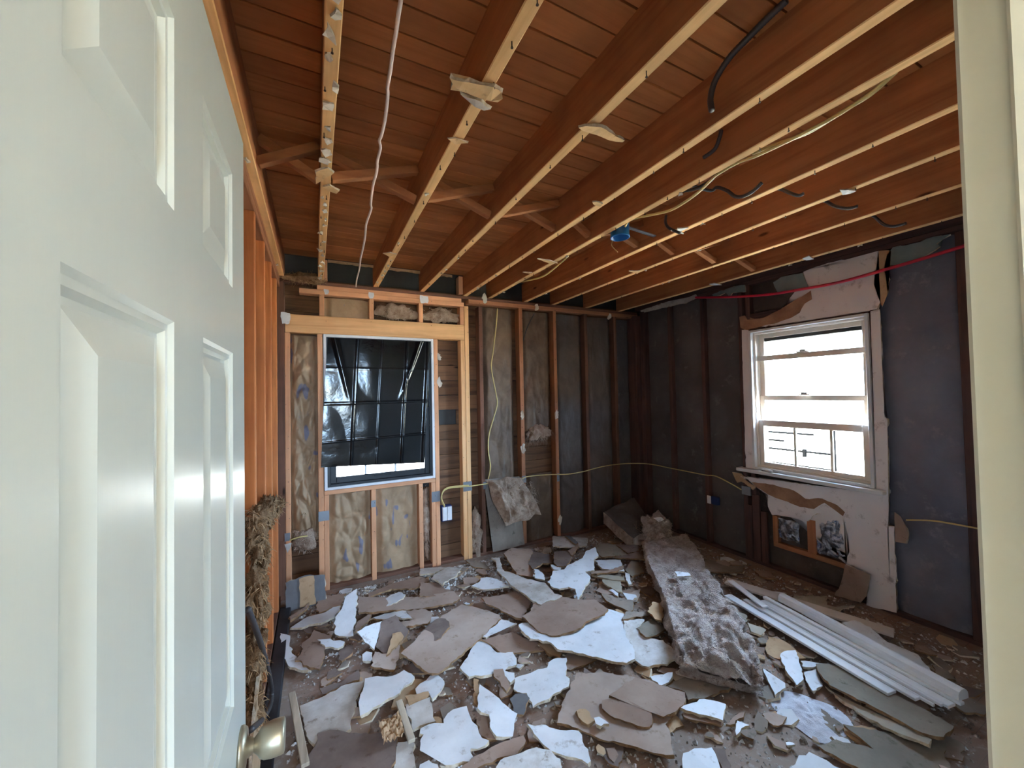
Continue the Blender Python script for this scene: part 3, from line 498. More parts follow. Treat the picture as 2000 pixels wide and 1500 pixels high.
 ('white cross-shaped board at the lower centre left', 'white', [(0.564,1.798,0.066),(0.628,1.785,0.069),(0.623,1.741,0.069),(0.62,1.694,0.07),(0.632,1.658,0.072),(0.627,1.593,0.073),(0.647,1.564,0.075),(0.624,1.552,0.074),(0.591,1.555,0.073),(0.568,1.573,0.071),(0.561,1.557,0.071),(0.557,1.501,0.073),(0.521,1.537,0.07),(0.483,1.541,0.069),(0.453,1.555,0.067),(0.462,1.573,0.067),(0.497,1.571,0.069),(0.439,1.606,0.066),(0.469,1.616,0.066),(0.486,1.674,0.066),(0.428,1.67,0.064),(0.378,1.666,0.062),(0.387,1.69,0.062),(0.411,1.732,0.061),(0.397,1.745,0.061),(0.407,1.771,0.06),(0.468,1.767,0.063),(0.504,1.745,0.065),(0.51,1.765,0.064)]),
 ('brown piece between the cross-shaped and boot-shaped boards', 'paper', [(0.677,1.777,0.034),(0.712,1.715,0.037),(0.689,1.655,0.041),(0.691,1.582,0.046),(0.655,1.601,0.046),(0.638,1.629,0.044),(0.644,1.699,0.04)]),
 ('long brown strip running to the bottom edge in the centre', 'paper', [(0.491,1.506,0.059),(0.578,1.531,0.054),(0.696,1.548,0.047),(0.803,1.546,0.041),(0.801,1.521,0.041),(0.737,1.478,0.044),(0.648,1.488,0.049),(0.543,1.476,0.055)]),
 ('scuffed white board cut by the bottom edge in the centre', 'dustyw', [(0.655,1.465,0.065),(0.721,1.459,0.063),(0.774,1.457,0.061),(0.813,1.45,0.059),(0.858,1.413,0.057),(0.862,1.373,0.056),(0.872,1.361,0.056),(0.852,1.314,0.056),(0.609,1.431,0.066)]),
 ('white kite-shaped board right of the boot-shaped board', 'white', [(0.842,1.581,0.056),(0.866,1.554,0.056),(0.912,1.536,0.056),(0.939,1.498,0.055),(1.021,1.441,0.054),(0.979,1.302,0.056),(0.961,1.299,0.056),(0.927,1.349,0.056),(0.88,1.389,0.057),(0.862,1.411,0.057),(0.848,1.45,0.057),(0.844,1.494,0.057),(0.844,1.538,0.057)]),
 ('white corner peeking in at the bottom left of centre', 'white', [(0.364,1.607,0.058),(0.401,1.606,0.06),(0.426,1.569,0.062),(0.426,1.537,0.062),(0.352,1.581,0.057)]),
 ('large tan-grey panel in the lower centre right', 'paperl', [(0.983,1.546,0.035),(1.066,1.626,0.037),(1.231,1.743,0.04),(1.295,1.713,0.04),(1.37,1.687,0.04),(1.488,1.583,0.038),(1.571,1.469,0.036),(1.634,1.391,0.034),(1.521,1.339,0.032),(1.399,1.303,0.031),(1.391,1.272,0.03),(1.31,1.181,0.028),(1.265,1.209,0.028),(1.218,1.259,0.029),(1.157,1.334,0.031),(1.086,1.404,0.032),(1.04,1.468,0.033),(0.967,1.53,0.034)]),
 ('upper slab lying on the large tan-grey panel', 'paper', [(1.271,1.531,0.056),(1.375,1.552,0.05),(1.479,1.573,0.044),(1.528,1.509,0.045),(1.617,1.395,0.047),(1.593,1.352,0.05),(1.498,1.318,0.056),(1.403,1.317,0.06),(1.391,1.365,0.058),(1.376,1.447,0.055),(1.364,1.468,0.055)]),
 ('lower leaf-shaped slab lying on the large tan-grey panel', 'paper', [(1.23,1.535,0.048),(1.268,1.52,0.05),(1.324,1.467,0.051),(1.382,1.37,0.05),(1.358,1.341,0.047),(1.316,1.319,0.043),(1.276,1.347,0.042),(1.214,1.43,0.043),(1.201,1.5,0.045)]),
 ('white flag-shaped piece right of the tan-grey panel', 'white', [(1.525,1.33,0.042),(1.674,1.313,0.037),(1.735,1.244,0.038),(1.63,1.186,0.044),(1.592,1.24,0.043),(1.535,1.304,0.043)]),
 ('thin brown strip below the white flag-shaped piece', 'paper', [(1.519,1.314,0.032),(1.581,1.275,0.032),(1.615,1.226,0.03),(1.647,1.198,0.029),(1.619,1.184,0.028),(1.573,1.226,0.029),(1.509,1.295,0.031)]),
 ('white block-shaped board at the bottom right of centre', 'white', [(1.338,1.158,0.042),(1.401,1.155,0.039),(1.477,1.131,0.034),(1.456,1.092,0.033),(1.416,1.037,0.031),(1.27,1.103,0.041),(1.312,1.142,0.042)]),
 ('grey board in front of the insulation roll', 'papergd', [(1.603,1.472,0.022),(1.744,1.475,0.03),(1.89,1.306,0.035),(1.707,1.327,0.026),(1.617,1.36,0.021),(1.645,1.401,0.023)]),
 ('small white folded piece at the foot of the insulation roll', 'white', [(1.567,1.553,0.035),(1.694,1.518,0.036),(1.618,1.478,0.039),(1.554,1.479,0.04)]),
 ('small tan chunk on the left of the tan-grey panel', 'tan', [(1.078,1.534,0.049),(1.125,1.527,0.045),(1.127,1.46,0.041),(1.082,1.456,0.043),(1.066,1.503,0.047)]),
 ('small brown offcut right of the white flag-shaped piece', 'paper', [(1.648,1.184,0.025),(1.716,1.195,0.023),(1.803,1.193,0.02),(1.759,1.175,0.021),(1.66,1.173,0.024)]),
 ('small white hook-shaped chip near the brown offcut', 'white', [(1.625,1.121,0.024),(1.705,1.169,0.023),(1.73,1.128,0.021),(1.681,1.134,0.022)]),
 ('grey scrap beside the block-shaped board', 'paperd', [(1.494,1.139,0.021),(1.534,1.11,0.022),(1.502,1.08,0.023),(1.458,1.024,0.024),(1.427,1.041,0.023)]),
 ('crumbly white lump on the tan-grey panel', 'white', [(1.122,1.462,0.05),(1.148,1.457,0.049),(1.168,1.412,0.046),(1.124,1.414,0.049),(1.11,1.432,0.05)]),
 ('brown fragment tucked under the tan-grey panel at the bottom', 'paper', [(1.098,1.35,0.016),(1.133,1.339,0.014),(1.124,1.304,0.016),(1.085,1.285,0.019),(1.079,1.309,0.019)]),
 ('grey slab right of the hook-shaped chip', 'papergd', [(1.665,1.129,0.023),(1.738,1.114,0.023),(1.725,1.093,0.022),(1.684,1.081,0.021),(1.666,1.106,0.022)]),
 ('white slanted board among chips at the foot of the white trim', 'white', [(2.323,1.325,0.036),(2.385,1.34,0.036),(2.456,1.315,0.038),(2.364,1.25,0.039),(2.233,1.16,0.039),(2.153,1.151,0.038),(2.232,1.249,0.037)]),
 ('white spiky shard in front of the insulation roll', 'white', [(2.153,1.318,0.029),(2.126,1.259,0.03),(2.133,1.196,0.033),(2.098,1.177,0.032),(2.009,1.176,0.027),(2.077,1.248,0.028)]),
 ('white square shard between the spiky shard and the green panel', 'white', [(2.321,1.204,0.026),(2.398,1.185,0.021),(2.288,1.102,0.031),(2.196,1.103,0.037),(2.223,1.132,0.035)]),
 ('thin white sliver below the white trim boards', 'white', [(2.394,1.257,0.034),(2.484,1.16,0.04),(2.445,1.158,0.04),(2.354,1.228,0.036)]),
 ('long bent grey-green panel below the white trim', 'green', [(2.4,1.185,0.048),(2.501,1.136,0.044),(2.5,0.991,0.047),(2.499,0.803,0.05),(2.464,0.691,0.054),(2.347,0.69,0.059),(2.298,0.742,0.06),(2.295,0.913,0.057),(2.282,1.069,0.055),(2.338,1.139,0.051)]),
 ('narrow pale green strip under the bent panel', 'greenl', [(2.303,1.101,0.027),(2.255,0.995,0.032),(2.241,0.84,0.039),(2.3,0.712,0.047),(2.261,0.711,0.046),(2.24,0.778,0.043),(2.231,0.889,0.037),(2.272,1.037,0.03)]),
 ('wide grey-green sheet in the bottom right corner', 'green', [(2.097,0.935,0.033),(2.225,0.829,0.025),(2.3,0.723,0.017),(2.389,0.698,0.014),(2.201,0.637,0.015),(1.918,0.772,0.027),(1.876,0.924,0.037),(1.979,0.909,0.034),(2.067,0.817,0.027)]),
 ('white corner at the bottom right edge of the view', 'white', [(1.635,0.928,0.029),(1.758,0.942,0.038),(1.807,0.929,0.041),(1.843,0.827,0.041),(1.831,0.812,0.04)]),
 ('pale green board by the wall behind the white trim', 'greenl', [(3.105,1.655,0.031),(3.285,1.534,0.034),(3.113,1.461,0.029),(3.311,1.38,0.033),(3.076,1.425,0.027),(2.951,1.57,0.026)]),
 ('brown board by the dark right wall behind the roll', 'papergd', [(3.081,2.438,0.014),(3.282,2.141,0.024),(3.118,2.05,0.038),(2.883,2.172,0.042),(2.958,2.309,0.029)]),
 ('small brown board at the foot of the dark right wall', 'paper', [(3.235,2.024,0.036),(3.352,1.969,0.025),(3.269,1.863,0.024),(3.166,1.928,0.035)]),
 ('white triangular sheet behind the rounded rail', 'white', [(2.921,1.291,0.066),(3.014,1.259,0.066),(3.018,1.185,0.062),(2.957,1.084,0.053),(2.984,0.964,0.046),(2.835,0.842,0.034),(2.875,0.917,0.04),(2.853,1.048,0.048),(2.872,1.162,0.056)]),
 ('grey-green chip left of the white trim boards', 'green', [(2.519,1.725,0.036),(2.555,1.666,0.033),(2.483,1.609,0.037),(2.401,1.602,0.042),(2.447,1.666,0.04)]),
 ('pale chip beside the insulation roll', 'greenl', [(2.46,1.595,0.04),(2.495,1.499,0.036),(2.417,1.484,0.036),(2.394,1.532,0.038)]),
 ('grey scrap at the far right by the rail end', 'papergd', [(2.978,0.909,0.025),(2.993,0.849,0.021),(2.938,0.81,0.02),(2.871,0.853,0.024)]),
 ('pale stacked board at the back beneath the window corner', 'dusty', [(2.122,3.357,0.096),(2.269,3.301,0.087),(2.413,3.176,0.077),(2.288,3.026,0.084),(2.211,3.055,0.089),(2.103,3.076,0.095),(1.985,3.143,0.103)]),
 ('small blue-grey strip on the pale stacked board', 'slate', [(2.228,3.294,0.104),(2.267,3.271,0.104),(2.238,3.091,0.093),(2.2,3.076,0.091),(2.2,3.151,0.095)]),
 ('dim green board in front of the corner insulation', 'green', [(2.431,3.045,0.065),(2.562,2.943,0.066),(2.519,2.723,0.058),(2.281,2.798,0.053),(2.323,2.935,0.058)]),
 ('dim brown board left of the roll top', 'paperd', [(2.563,2.934,0.069),(2.738,2.812,0.069),(2.655,2.719,0.06),(2.534,2.739,0.057)]),
 ('thin dim board touching the upper left of the roll', 'paperd', [(2.374,2.742,0.061),(2.521,2.725,0.057),(2.647,2.72,0.055),(2.577,2.577,0.052),(2.476,2.659,0.056)]),
 ('white slab in the pile left of the roll', 'white', [(2.193,2.784,0.056),(2.241,2.769,0.058),(2.378,2.667,0.06),(2.344,2.611,0.055),(2.274,2.508,0.046),(2.232,2.535,0.045),(2.152,2.642,0.046)]),
 ('thin brown edge strip in the pile left of the roll', 'paper', [(2.008,2.623,0.06),(2.143,2.573,0.056),(2.336,2.584,0.054),(2.297,2.542,0.053),(2.117,2.542,0.055),(1.987,2.577,0.058)]),
 ('grey-green slab under the brown edge strip', 'greenl', [(2.008,2.594,0.04),(2.101,2.562,0.045),(2.208,2.445,0.049),(2.176,2.394,0.047),(2.096,2.454,0.044)]),
 ('grey-green square board against the side of the roll', 'green', [(2.315,2.544,0.036),(2.486,2.651,0.037),(2.514,2.614,0.038),(2.417,2.43,0.039),(2.285,2.432,0.037)]),
 ('upright white sliver against the grey-green square', 'white', [(2.263,2.487,0.051),(2.277,2.45,0.05),(2.184,2.332,0.047),(2.154,2.329,0.047),(2.188,2.398,0.048)]),
 ('grey-green wedge below the pile left of the roll', 'greenl', [(2.036,2.503,0.041),(2.158,2.426,0.032),(2.046,2.287,0.036),(2.013,2.301,0.038),(2.004,2.447,0.041)]),
 ('grey rounded slab above the largest white sheet', 'papergd', [(1.871,2.314,0.05),(1.907,2.28,0.051),(2.015,2.136,0.051),(1.931,2.057,0.041),(1.902,2.055,0.038),(1.887,2.114,0.041),(1.845,2.232,0.044)]),
 ('small white flake on the grey rounded slab', 'white', [(1.943,2.322,0.051),(1.979,2.312,0.053),(1.975,2.249,0.053),(1.945,2.224,0.053)]),
 ('white pointed flake near the grey rounded slab', 'white', [(2.02,2.25,0.053),(2.086,2.186,0.054),(2.071,2.159,0.053),(1.977,2.157,0.05)]),
 ('tan block leaning on the side of the roll', 'tan', [(1.961,1.953,0.077),(2.077,2.016,0.079),(2.129,1.97,0.076),(2.025,1.876,0.073),(1.964,1.834,0.071),(1.936,1.865,0.073)]),
 ('grey strip right above the largest white sheet', 'papergd', [(1.861,2.047,0.053),(2.012,1.997,0.043),(1.991,1.956,0.043),(1.771,1.979,0.056)]),
 ('grey-green pentagon beside the cracked dusty sheet', 'green', [(1.782,1.869,0.058),(1.969,1.922,0.047),(1.95,1.791,0.046),(1.833,1.762,0.053),(1.763,1.774,0.058)]),
 ('dark curled scrap behind the star-shaped board', 'paperd', [(1.938,3.059,0.07),(1.97,3.083,0.069),(2.072,3.019,0.071),(2.021,2.9,0.076),(1.882,2.77,0.081),(1.807,2.797,0.08),(1.824,2.882,0.077)]),
 ('brown leaning scrap above the star-shaped board', 'paper', [(2.053,3.004,0.08),(2.227,3.077,0.085),(2.199,3.032,0.084),(2.031,2.902,0.08)]),
]


# ================================================================== THE SETTING
# ---- ground, roof, floor
def struct(o): o['kind'] = 'structure'; return o
struct(obj('ground', [(-40,-40,-.62),(60,-40,-.62),(60,60,-.62),(-40,60,-.62)], [(0,1,2,3)], M['ground']))
struct(box('floor', -.40, 3.62, -2.3, 3.62, -.12, 0, M['floor']))
struct(box('roof', -1.6, 3.75, -2.5, 3.75, 2.70, 2.82, M['roof']))

# ---- ceiling: deck boards over joists, cross bracing
ceil = struct(empty('ceiling', (1.6, 1.8, H)))
W_B = .0927
yk = 1.192 - 12*W_B; i = 0
while yk < 3.47:
    y1 = min(yk+W_B, 3.47)
    dz = rnd.uniform(-.0015, .0015)
    bm = bmesh.new(); bm_box(bm, -.36, 3.56, yk+.003, y1-.003, DECK+dz, DECK+.022)
    bmesh.ops.bevel(bm, geom=[e for e in bm.edges if abs(e.verts[0].co.x-e.verts[1].co.x) > 1 and e.verts[0].co.z < DECK+.01], offset=.0012, segments=1, affect='EDGES')
    obj_bm('deck_board', bm, M['deck'], ceil); yk = y1; i += 1
box('deck_backing', -.36, 3.56, .06, 3.56, DECK+.023, 2.70, M['roof'], ceil)
JX = [-.205, .0676, .4928, .8909, 1.3018, 1.5551, 1.9522, 2.2926, 2.7316, 3.2106]
JW = .041
for k, x in enumerate(JX):
    y_end = 3.52
    bm = bmesh.new(); bm_box(bm, x-JW, x, .07, y_end, H, DECK-.0005)
    bmesh.ops.bevel(bm, geom=[e for e in bm.edges if abs(e.verts[0].co.y-e.verts[1].co.y) > 1 and e.verts[0].co.z < H+.01], offset=.003, segments=1, affect='EDGES')
    bm.normal_update()
    for f in bm.faces:
        if f.normal.z < -.5: f.material_index = 1
    me = bpy.data.meshes.new('joist'); bm.to_mesh(me); bm.free(); me.materials.append(M['joist']['y']); me.materials.append(M['joist_edge'])
    o = bpy.data.objects.new('joist', me); col.objects.link(o); place(o, ceil)
box('joist', 3.462-.0, 3.53, .07, 3.52, H+.03, DECK-.0005, M['darkstud']['y'], ceil)
for k in range(len(JX)-1):
    a, b = JX[k], JX[k+1]-JW
    if k < 9:
        lumber('brace', (a+.002, 1.862, H+.030), (b-.002, 1.862, DECK-.028), .036, .036, M['joist']['x'], ceil, .002, (0,1,0))
        lumber('brace', (a+.002, 1.906, DECK-.028), (b-.002, 1.906, H+.030), .036, .036, M['joist']['x'], ceil, .002, (0,1,0))
# plaster-board nails and stuck crumbs under the joists
bm = bmesh.new(); rg = random.Random(21)
for x in JX[1:]:
    y = .5
    while y < 3.4:
        y += rg.uniform(.10, .32)
        px = x-JW/2+rg.uniform(-.014,.014); h_ = rg.uniform(.008,.018)
        r_ = bmesh.ops.create_cone(bm, cap_ends=True, segments=5, radius1=.0016, radius2=.0016, depth=h_, matrix=Matrix.Translation((px,y,H-h_/2)))
        r_ = bmesh.ops.create_cone(bm, cap_ends=True, segments=6, radius1=.004, radius2=.003, depth=.003, matrix=Matrix.Translation((px,y,H-h_)))
o = obj_bm('nail_stubs', bm, M['rust'], ceil); o['kind'] = 'stuff'
# torn cardboard edge where the deck meets the back wall
P = []; n_ = 40
for k in range(n_+1):
    x = .10+k*(1.15-.10)/n_; P.append((x, 3.468, DECK-.004))
for k in range(n_, -1, -1):
    x = .10+k*(1.15-.10)/n_; P.append((x, 3.468, DECK-.022-.018*abs(noise.noise(Vector((x*7,0,3))))-.006*rg.random()))
slab('torn_edge', P, .004, M['tan'], M['tan'], None, ceil, (0,-1,0), False)

# ---- back wall
wb = struct(empty('wall_back', (1.6, D+.06, 0)))
YF, YB = D, D+.089                       # stud faces
# outer skin with the window opening
WX0, WX1, WZ0, WZ1 = .075, .950, .79, 2.045
for b in ((-.36,WX0,.0,2.7),(WX1,3.62,.0,2.7),(WX0,WX1,.0,WZ0),(WX0,WX1,WZ1,2.7)):
    box('outer_skin', b[0],b[1], YB+.024, YB+.10, b[2]-.1, b[3], M['roof'], wb)
z = 0.0
while z < 2.44:  # no boards above this: the dark skin there stands in for a shaded void
    h_ = rnd.choice((.138,.141,.136)); z1 = min(z+h_, 2.69)
    segs = [(-.36, 3.56)]
    if z < WZ1 and z1 > WZ0: segs = [(-.36, .02), (1.0, 3.56)]
    for a, b in segs:
        if abs(z-1.24) < .075 and a > .9: b0 = [(1.20, 3.56)]
        else: b0 = [(a, b)]
        for a2, b2 in b0:
            box('sheathing_board', a2, b2, YB+rnd.uniform(0,.003), YB+.022, z+.002, z1-.001, M['sheath'], wb, .002)
    z = z1
def stud(x0, x1, z0, z1, mk, parent=wb, nm='stud', yf=YF, yb=YB):
    return box(nm, x0, x1, yf, yb, z0, z1, M[mk]['z'], parent, .003)
NZ = 2.362
stud(-.208,-.172, .0, 2.045, 'pinkwood'); stud(.018,.058, 0, 2.045, 'pinkwood'); stud(.059,.094, 0, .752, 'pinkwood')
stud(.414,.451, 0, .752, 'pinkwood', nm='cripple_stud'); stud(.812,.849, 0, .752, 'pinkwood', nm='cripple_stud')
stud(.965,1.003, 0, 2.045, 'pinkwood'); stud(.925,.963, 0, .752, 'pinkwood')
stud(1.222,1.262, 0, 2.045, 'newwood'); stud(1.264,1.306, 0, NZ+.01, 'newwood')
box('header', -.205, 1.262, YF-.001, YB, 2.047, 2.19, M['newwood']['x'], wb, .004)
for x in (.035, .415, .835, 1.222): box('cripple_stud', x, x+.037, YF, YB, 2.191, NZ, M['pinkwood']['z'], wb, .003)
box('top_plate', -.107, 1.262, YF-.002, YB, NZ+.001, NZ+.040, M['pinkwood']['x'], wb, .003)
box('top_plate', .02, 1.24, YF+.004, YB, NZ+.041, NZ+.078, M['pinkwood']['x'], wb, .003)
box('sill_plate', .059, .963, YF-.002, YB, .753, .788, M['pinkwood']['x'], wb, .003)
stud(-.262,-.209, 0, 2.44, 'oldstud'); stud(1.41,1.448, .03, 2.38, 'oldstud'); stud(1.846,1.889, .03, 2.40, 'redstud'); stud(2.256,2.296, .03, 2.40, 'redstud')
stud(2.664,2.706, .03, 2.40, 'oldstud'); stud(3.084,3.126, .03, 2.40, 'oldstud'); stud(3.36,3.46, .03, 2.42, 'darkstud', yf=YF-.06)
box('top_plate', 1.307, 3.46, YF-.003, YB, 2.40, 2.440, M['redstud']['x'], wb, .003)
box('top_plate', -.30, 3.46, YF+.006, YB, 2.441, 2.469, M['oldstud']['x'], wb, .003)
box('bottom_plate', -.30, 3.46, YF+.002, YB, .0, .03, M['oldstud']['x'], wb, .003)
stud(.06,.097, 2.48, 2.65, 'pinkwood', nm='blocking'); stud(1.215,1.255, 2.48, 2.65, 'pinkwood', nm='blocking')
PL = PLATES
for k in range(0, len(PL), 2):
    a, b = PL[k], PL[k+1]
    box('nail_plate', a[0], b[0], YF-.0045, YF-.003, b[2], a[2], M['steel'], wb)

# ---- left wall
wl = struct(empty('wall_left', (-.29, 1.8, 0)))
for y in (.48, .88, 1.28, 1.69, 2.085, 2.468, 2.83, 3.215):
    box('stud', -.33, XL, y, y+.042, .04, 2.39, M['leftstud']['z'], wl, .003)
box('top_plate', -.33, XL+.002, .17, 3.47, 2.391, 2.43, M['redstud']['y'], wl, .003)
box('top_plate', -.33, XL+.002, .17, 3.47, 2.431, 2.469, M['redstud']['y'], wl, .003)
box('bottom_plate', -.33, XL, .17, 3.47, .0, .039, M['oldstud']['y'], wl, .003)
box('far_side_board', -.40, -.331, .06, 3.56, 0, 2.69, M['paper'], wl)

# ---- right wall
wr = struct(empty('wall_right', (3.52, 1.8, 0)))
RY0, RY1, RZ0, RZ1 = 1.296, 2.136, .80, 2.05
for b in ((-2.4,RY0,0,2.7),(RY1,3.62,0,2.7),(RY0,RY1,0,RZ0),(RY0,RY1,RZ1,2.7)):
    box('outer_skin', 3.545, 3.63, b[0], b[1], b[2]-.1, b[3], M['roof'], wr)
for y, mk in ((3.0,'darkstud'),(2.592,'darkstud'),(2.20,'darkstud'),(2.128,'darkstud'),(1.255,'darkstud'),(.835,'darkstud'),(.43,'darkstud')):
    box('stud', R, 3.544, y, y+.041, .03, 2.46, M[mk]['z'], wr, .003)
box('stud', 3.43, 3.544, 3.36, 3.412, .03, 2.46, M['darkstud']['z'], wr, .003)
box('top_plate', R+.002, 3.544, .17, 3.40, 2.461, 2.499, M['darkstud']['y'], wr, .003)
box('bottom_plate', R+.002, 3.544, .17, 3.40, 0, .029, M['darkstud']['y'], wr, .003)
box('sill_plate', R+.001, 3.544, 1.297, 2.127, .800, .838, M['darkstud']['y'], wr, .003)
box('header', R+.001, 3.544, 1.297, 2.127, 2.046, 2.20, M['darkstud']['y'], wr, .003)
# felt-faced insulation set between the studs
def felt(y0, y1, z0, z1, mk, seed, bulge=.025, nm='felt_facing'):
    def fn(u, v):
        y = y0+(y1-y0)*u; z = z0+(z1-z0)*v
        e = min(u,1-u)*4; e = min(1,e)
        q = Vector((y*3, z*1.1, seed*5.3))
        return (3.515-bulge*e*(.6+.5*noise.noise(q))-.008*abs(fbm(Vector((y*14,z*5,seed)),3)), y, z)
    return grid(nm, fn, 14, 60, M[mk], wr)
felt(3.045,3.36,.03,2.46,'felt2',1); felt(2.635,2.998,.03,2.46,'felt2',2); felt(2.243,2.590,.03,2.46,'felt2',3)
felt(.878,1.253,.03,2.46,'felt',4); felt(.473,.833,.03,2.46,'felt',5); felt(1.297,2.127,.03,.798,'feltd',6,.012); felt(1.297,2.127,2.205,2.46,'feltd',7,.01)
# drywall that was left around the window
kw = dict(th=.012, parent=wr, nrm=(-1,0,0), amp=.004)
slab('drywall_panel', DW_UP, mtop=M['dryold'], medge=M['gyp'], seed=1, **kw)
slab('torn_paper', DW_UPTORN, mtop=M['torn'], medge=M['torn'], seed=2, **kw)
slab('painted_patch', DW_GREY1, mtop=M['greyp'], medge=M['gyp'], seed=3, **kw)
slab('painted_patch', DW_GREY2, mtop=M['greyp'], medge=M['gyp'], seed=4, **kw)
slab('torn_paper', DW_TANSTRIP, mtop=M['tan'], medge=M['gyp'], seed=5, **kw)
slab('drywall_strip', DW_SIDE, mtop=M['dryold'], medge=M['gyp'], seed=6, th=.012, parent=wr, nrm=(-1,0,0), amp=.0015)
slab('drywall_panel', DW_BOT, mtop=M['dryold'], medge=M['gyp'], seed=7, **kw)
slab('torn_paper', DW_BAND, th=.0025, mtop=M['torn'], medge=M['torn'], parent=wr, nrm=(-1,0,0), amp=.004, seed=8)
slab('drywall_scrap', DW_LEFTSCRAP, mtop=M['tan'], medge=M['gyp'], seed=9, **kw)
slab('drywall_scrap', DW_RSCRAP, mtop=M['paper'], medge=M['gyp'], seed=10, **kw)
slab('plaster_edge', CORNICE, mtop=M['dusty'], medge=M['gyp'], seed=11, **kw)
slab('plaster_edge', CORNICE2, mtop=M['greyp'], medge=M['gyp'], seed=12, **kw)
# left side strip of casing drywall
P = [(3.45,2.205,.80),(3.45,2.14,.80),(3.45,2.14,2.06),(3.45,2.20,2.07)]
slab('drywall_strip', P, mtop=M['dryold'], medge=M['gyp'], seed=13, **kw)
# hole under the window: blocking and foil
box('blocking', 3.46, 3.51, 1.955, 1.995, .24, .46, M['redstud']['z'], wr, .002)
box('blocking', 3.46, 3.51, 1.675, 1.735, .24, .50, M['redstud']['z'], wr, .002)
box('blocking', 3.462, 3.51, 1.49, 1.995, .20, .239, M['redstud']['y'], wr, .002)
def foil(P, seed, nm='foil_facing'):
    ys = [p[1] for p in P]; zs = [p[2] for p in P]; y0,y1,z0,z1 = min(ys),max(ys),min(zs),max(zs)
    def fn(u, v):
        y = y0+(y1-y0)*u; z = z0+(z1-z0)*v; q = Vector((y*22, z*16, seed))
        return (3.475-.03*math.sin(math.pi*u)*math.sin(math.pi*v)+.018*fbm(q,4), y+.01*noise.noise(q*.6), z+.01*noise.noise(q*.7+Vector((9,0,0))))
    return grid(nm, fn, 26, 30, M['foil'], wr, False)
foil(FOILA, 3); foil(FOILB, 8)
box('outlet_bracket', 3.44, 3.461, 2.165, 2.245, .585, .662, M['steel'], wr, .002)
# dark split boards left of the hole
for k, (y, w, z1) in enumerate(((2.10,.06,.60),(2.165,.05,.50),(2.04,.05,.47))):
    box('rotten_board', 3.455, 3.475, y, y+w, .03, z1, M['darkstud']['z'], wr, .002)

# ---- front wall with the doorway, and the hall behind
wf = struct(empty('wall_front', (1.6, .1, 0)))
box('wall_body', .675, 3.54, .05, .150, 0, 2.655, M['hallwhite'], wf)
box('wall_body', -.40, -.205, .05, .150, 0, 2.655, M['hallwhite'], wf)
box('wall_body', -.205, .675, .05, .150, 2.075, 2.655, M['hallwhite'], wf)
box('trim_1', .649, .674, .02, .158, 0, 2.05, M['jamb'], None, .004)['kind'] = 'structure'
box('trim_2', .635, .649, .02, .118, 0, 2.05, M['jamb'], None, .003)['kind'] = 'structure'
box('trim_3', -.204, -.175, .02, .158, 0, 2.05, M['jamb'], None, .003)['kind'] = 'structure'
box('trim_4', -.175, .649, .02, .158, 2.05, 2.074, M['jamb'], None, .003)['kind'] = 'structure'
struct(box('wall_hall_left', -1.5, -1.4, -2.4, .05, 0, 2.5, M['hallwhite']))
struct(box('wall_hall_right', 1.6, 1.7, -2.4, .05, 0, 2.5, M['hallwhite']))
whb = struct(empty('wall_hall_back', (.1, -2.35, 0)))
HX0, HX1, HZ0, HZ1 = -.45, .42, .95, 2.10
for x0, x1, z0, z1 in ((-1.5,HX0,0,2.5),(HX1,1.7,0,2.5),(HX0,HX1,0,HZ0),(HX0,HX1,HZ1,2.5)): box('wall_body', x0, x1, -2.4, -2.3, z0, z1, M['hallwhite'], whb)
w3 = struct(empty('window_hall_added', ((HX0+HX1)/2, -2.35, HZ0)))  # unseen window, added and sized to send daylight through the doorway
boxes('frame', [(HX0,HX0+.04,-2.4,-2.3,HZ0,HZ1),(HX1-.04,HX1,-2.4,-2.3,HZ0,HZ1),(HX0+.04,HX1-.04,-2.4,-2.3,HZ0,HZ0+.04),(HX0+.04,HX1-.04,-2.4,-2.3,HZ1-.04,HZ1),(HX0+.04,HX1-.04,-2.38,-2.32,1.50,1.54)], M['winwhite'], w3, .003)
for z0, z1 in ((HZ0+.04,1.50),(1.54,HZ1-.04)): box('pane', HX0+.04, HX1-.04, -2.352, -2.348, z0, z1, M['glass'], w3)
struct(box('wall_hall_front', -1.4, -.41, .0, .05, 0, 2.5, M['hallwhite']))
struct(box('floor_hall', -1.5, -.401, -2.4, .05, -.12, 0, M['floor']))
struct(box('ceiling_hall', -1.5, 1.7, -2.4, .049, 2.44, 2.5, M['hallwhite']))
# unseen hall lamp, added as warm fill through the doorway
lamp = tag(empty('added_hall_lamp', (.35, -1.1, 2.44)), 'added round frosted glass ceiling lamp in the unseen hall', 'lamp')
def disc(name, x, y, z0, z1, r0, r1, mat, parent, seg=32):
    bm = bmesh.new(); bmesh.ops.create_cone(bm, cap_ends=True, segments=seg, radius1=r0, radius2=r1, depth=z1-z0, matrix=Matrix.Translation((x,y,(z0+z1)/2)))
    return obj_bm(name, bm, mat, parent, False)
disc('base', .35, -1.1, 2.415, 2.439, .15, .15, M['nickel'], lamp)
em = MB('lit_frosted_glass', .4); em.b.inputs['Emission Color'].default_value = (1,.90,.76,1); em.b.inputs['Emission Strength'].default_value = 6
em.b.inputs['Base Color'].default_value = (.9,.88,.84,1)
disc('shade', .35, -1.1, 2.33, 2.414, .10, .145, em.m, lamp)
ld = bpy.data.lights.new('hall_fill_bulb', 'POINT'); ld.energy = HALL_W = 7; ld.color = (1.0,.86,.68); ld.shadow_soft_size = .12  # fill light of the added lamp, set below its shade
lo = bpy.data.objects.new('hall_fill_bulb', ld); col.objects.link(lo); lo.location = (.35,-1.1,2.22)

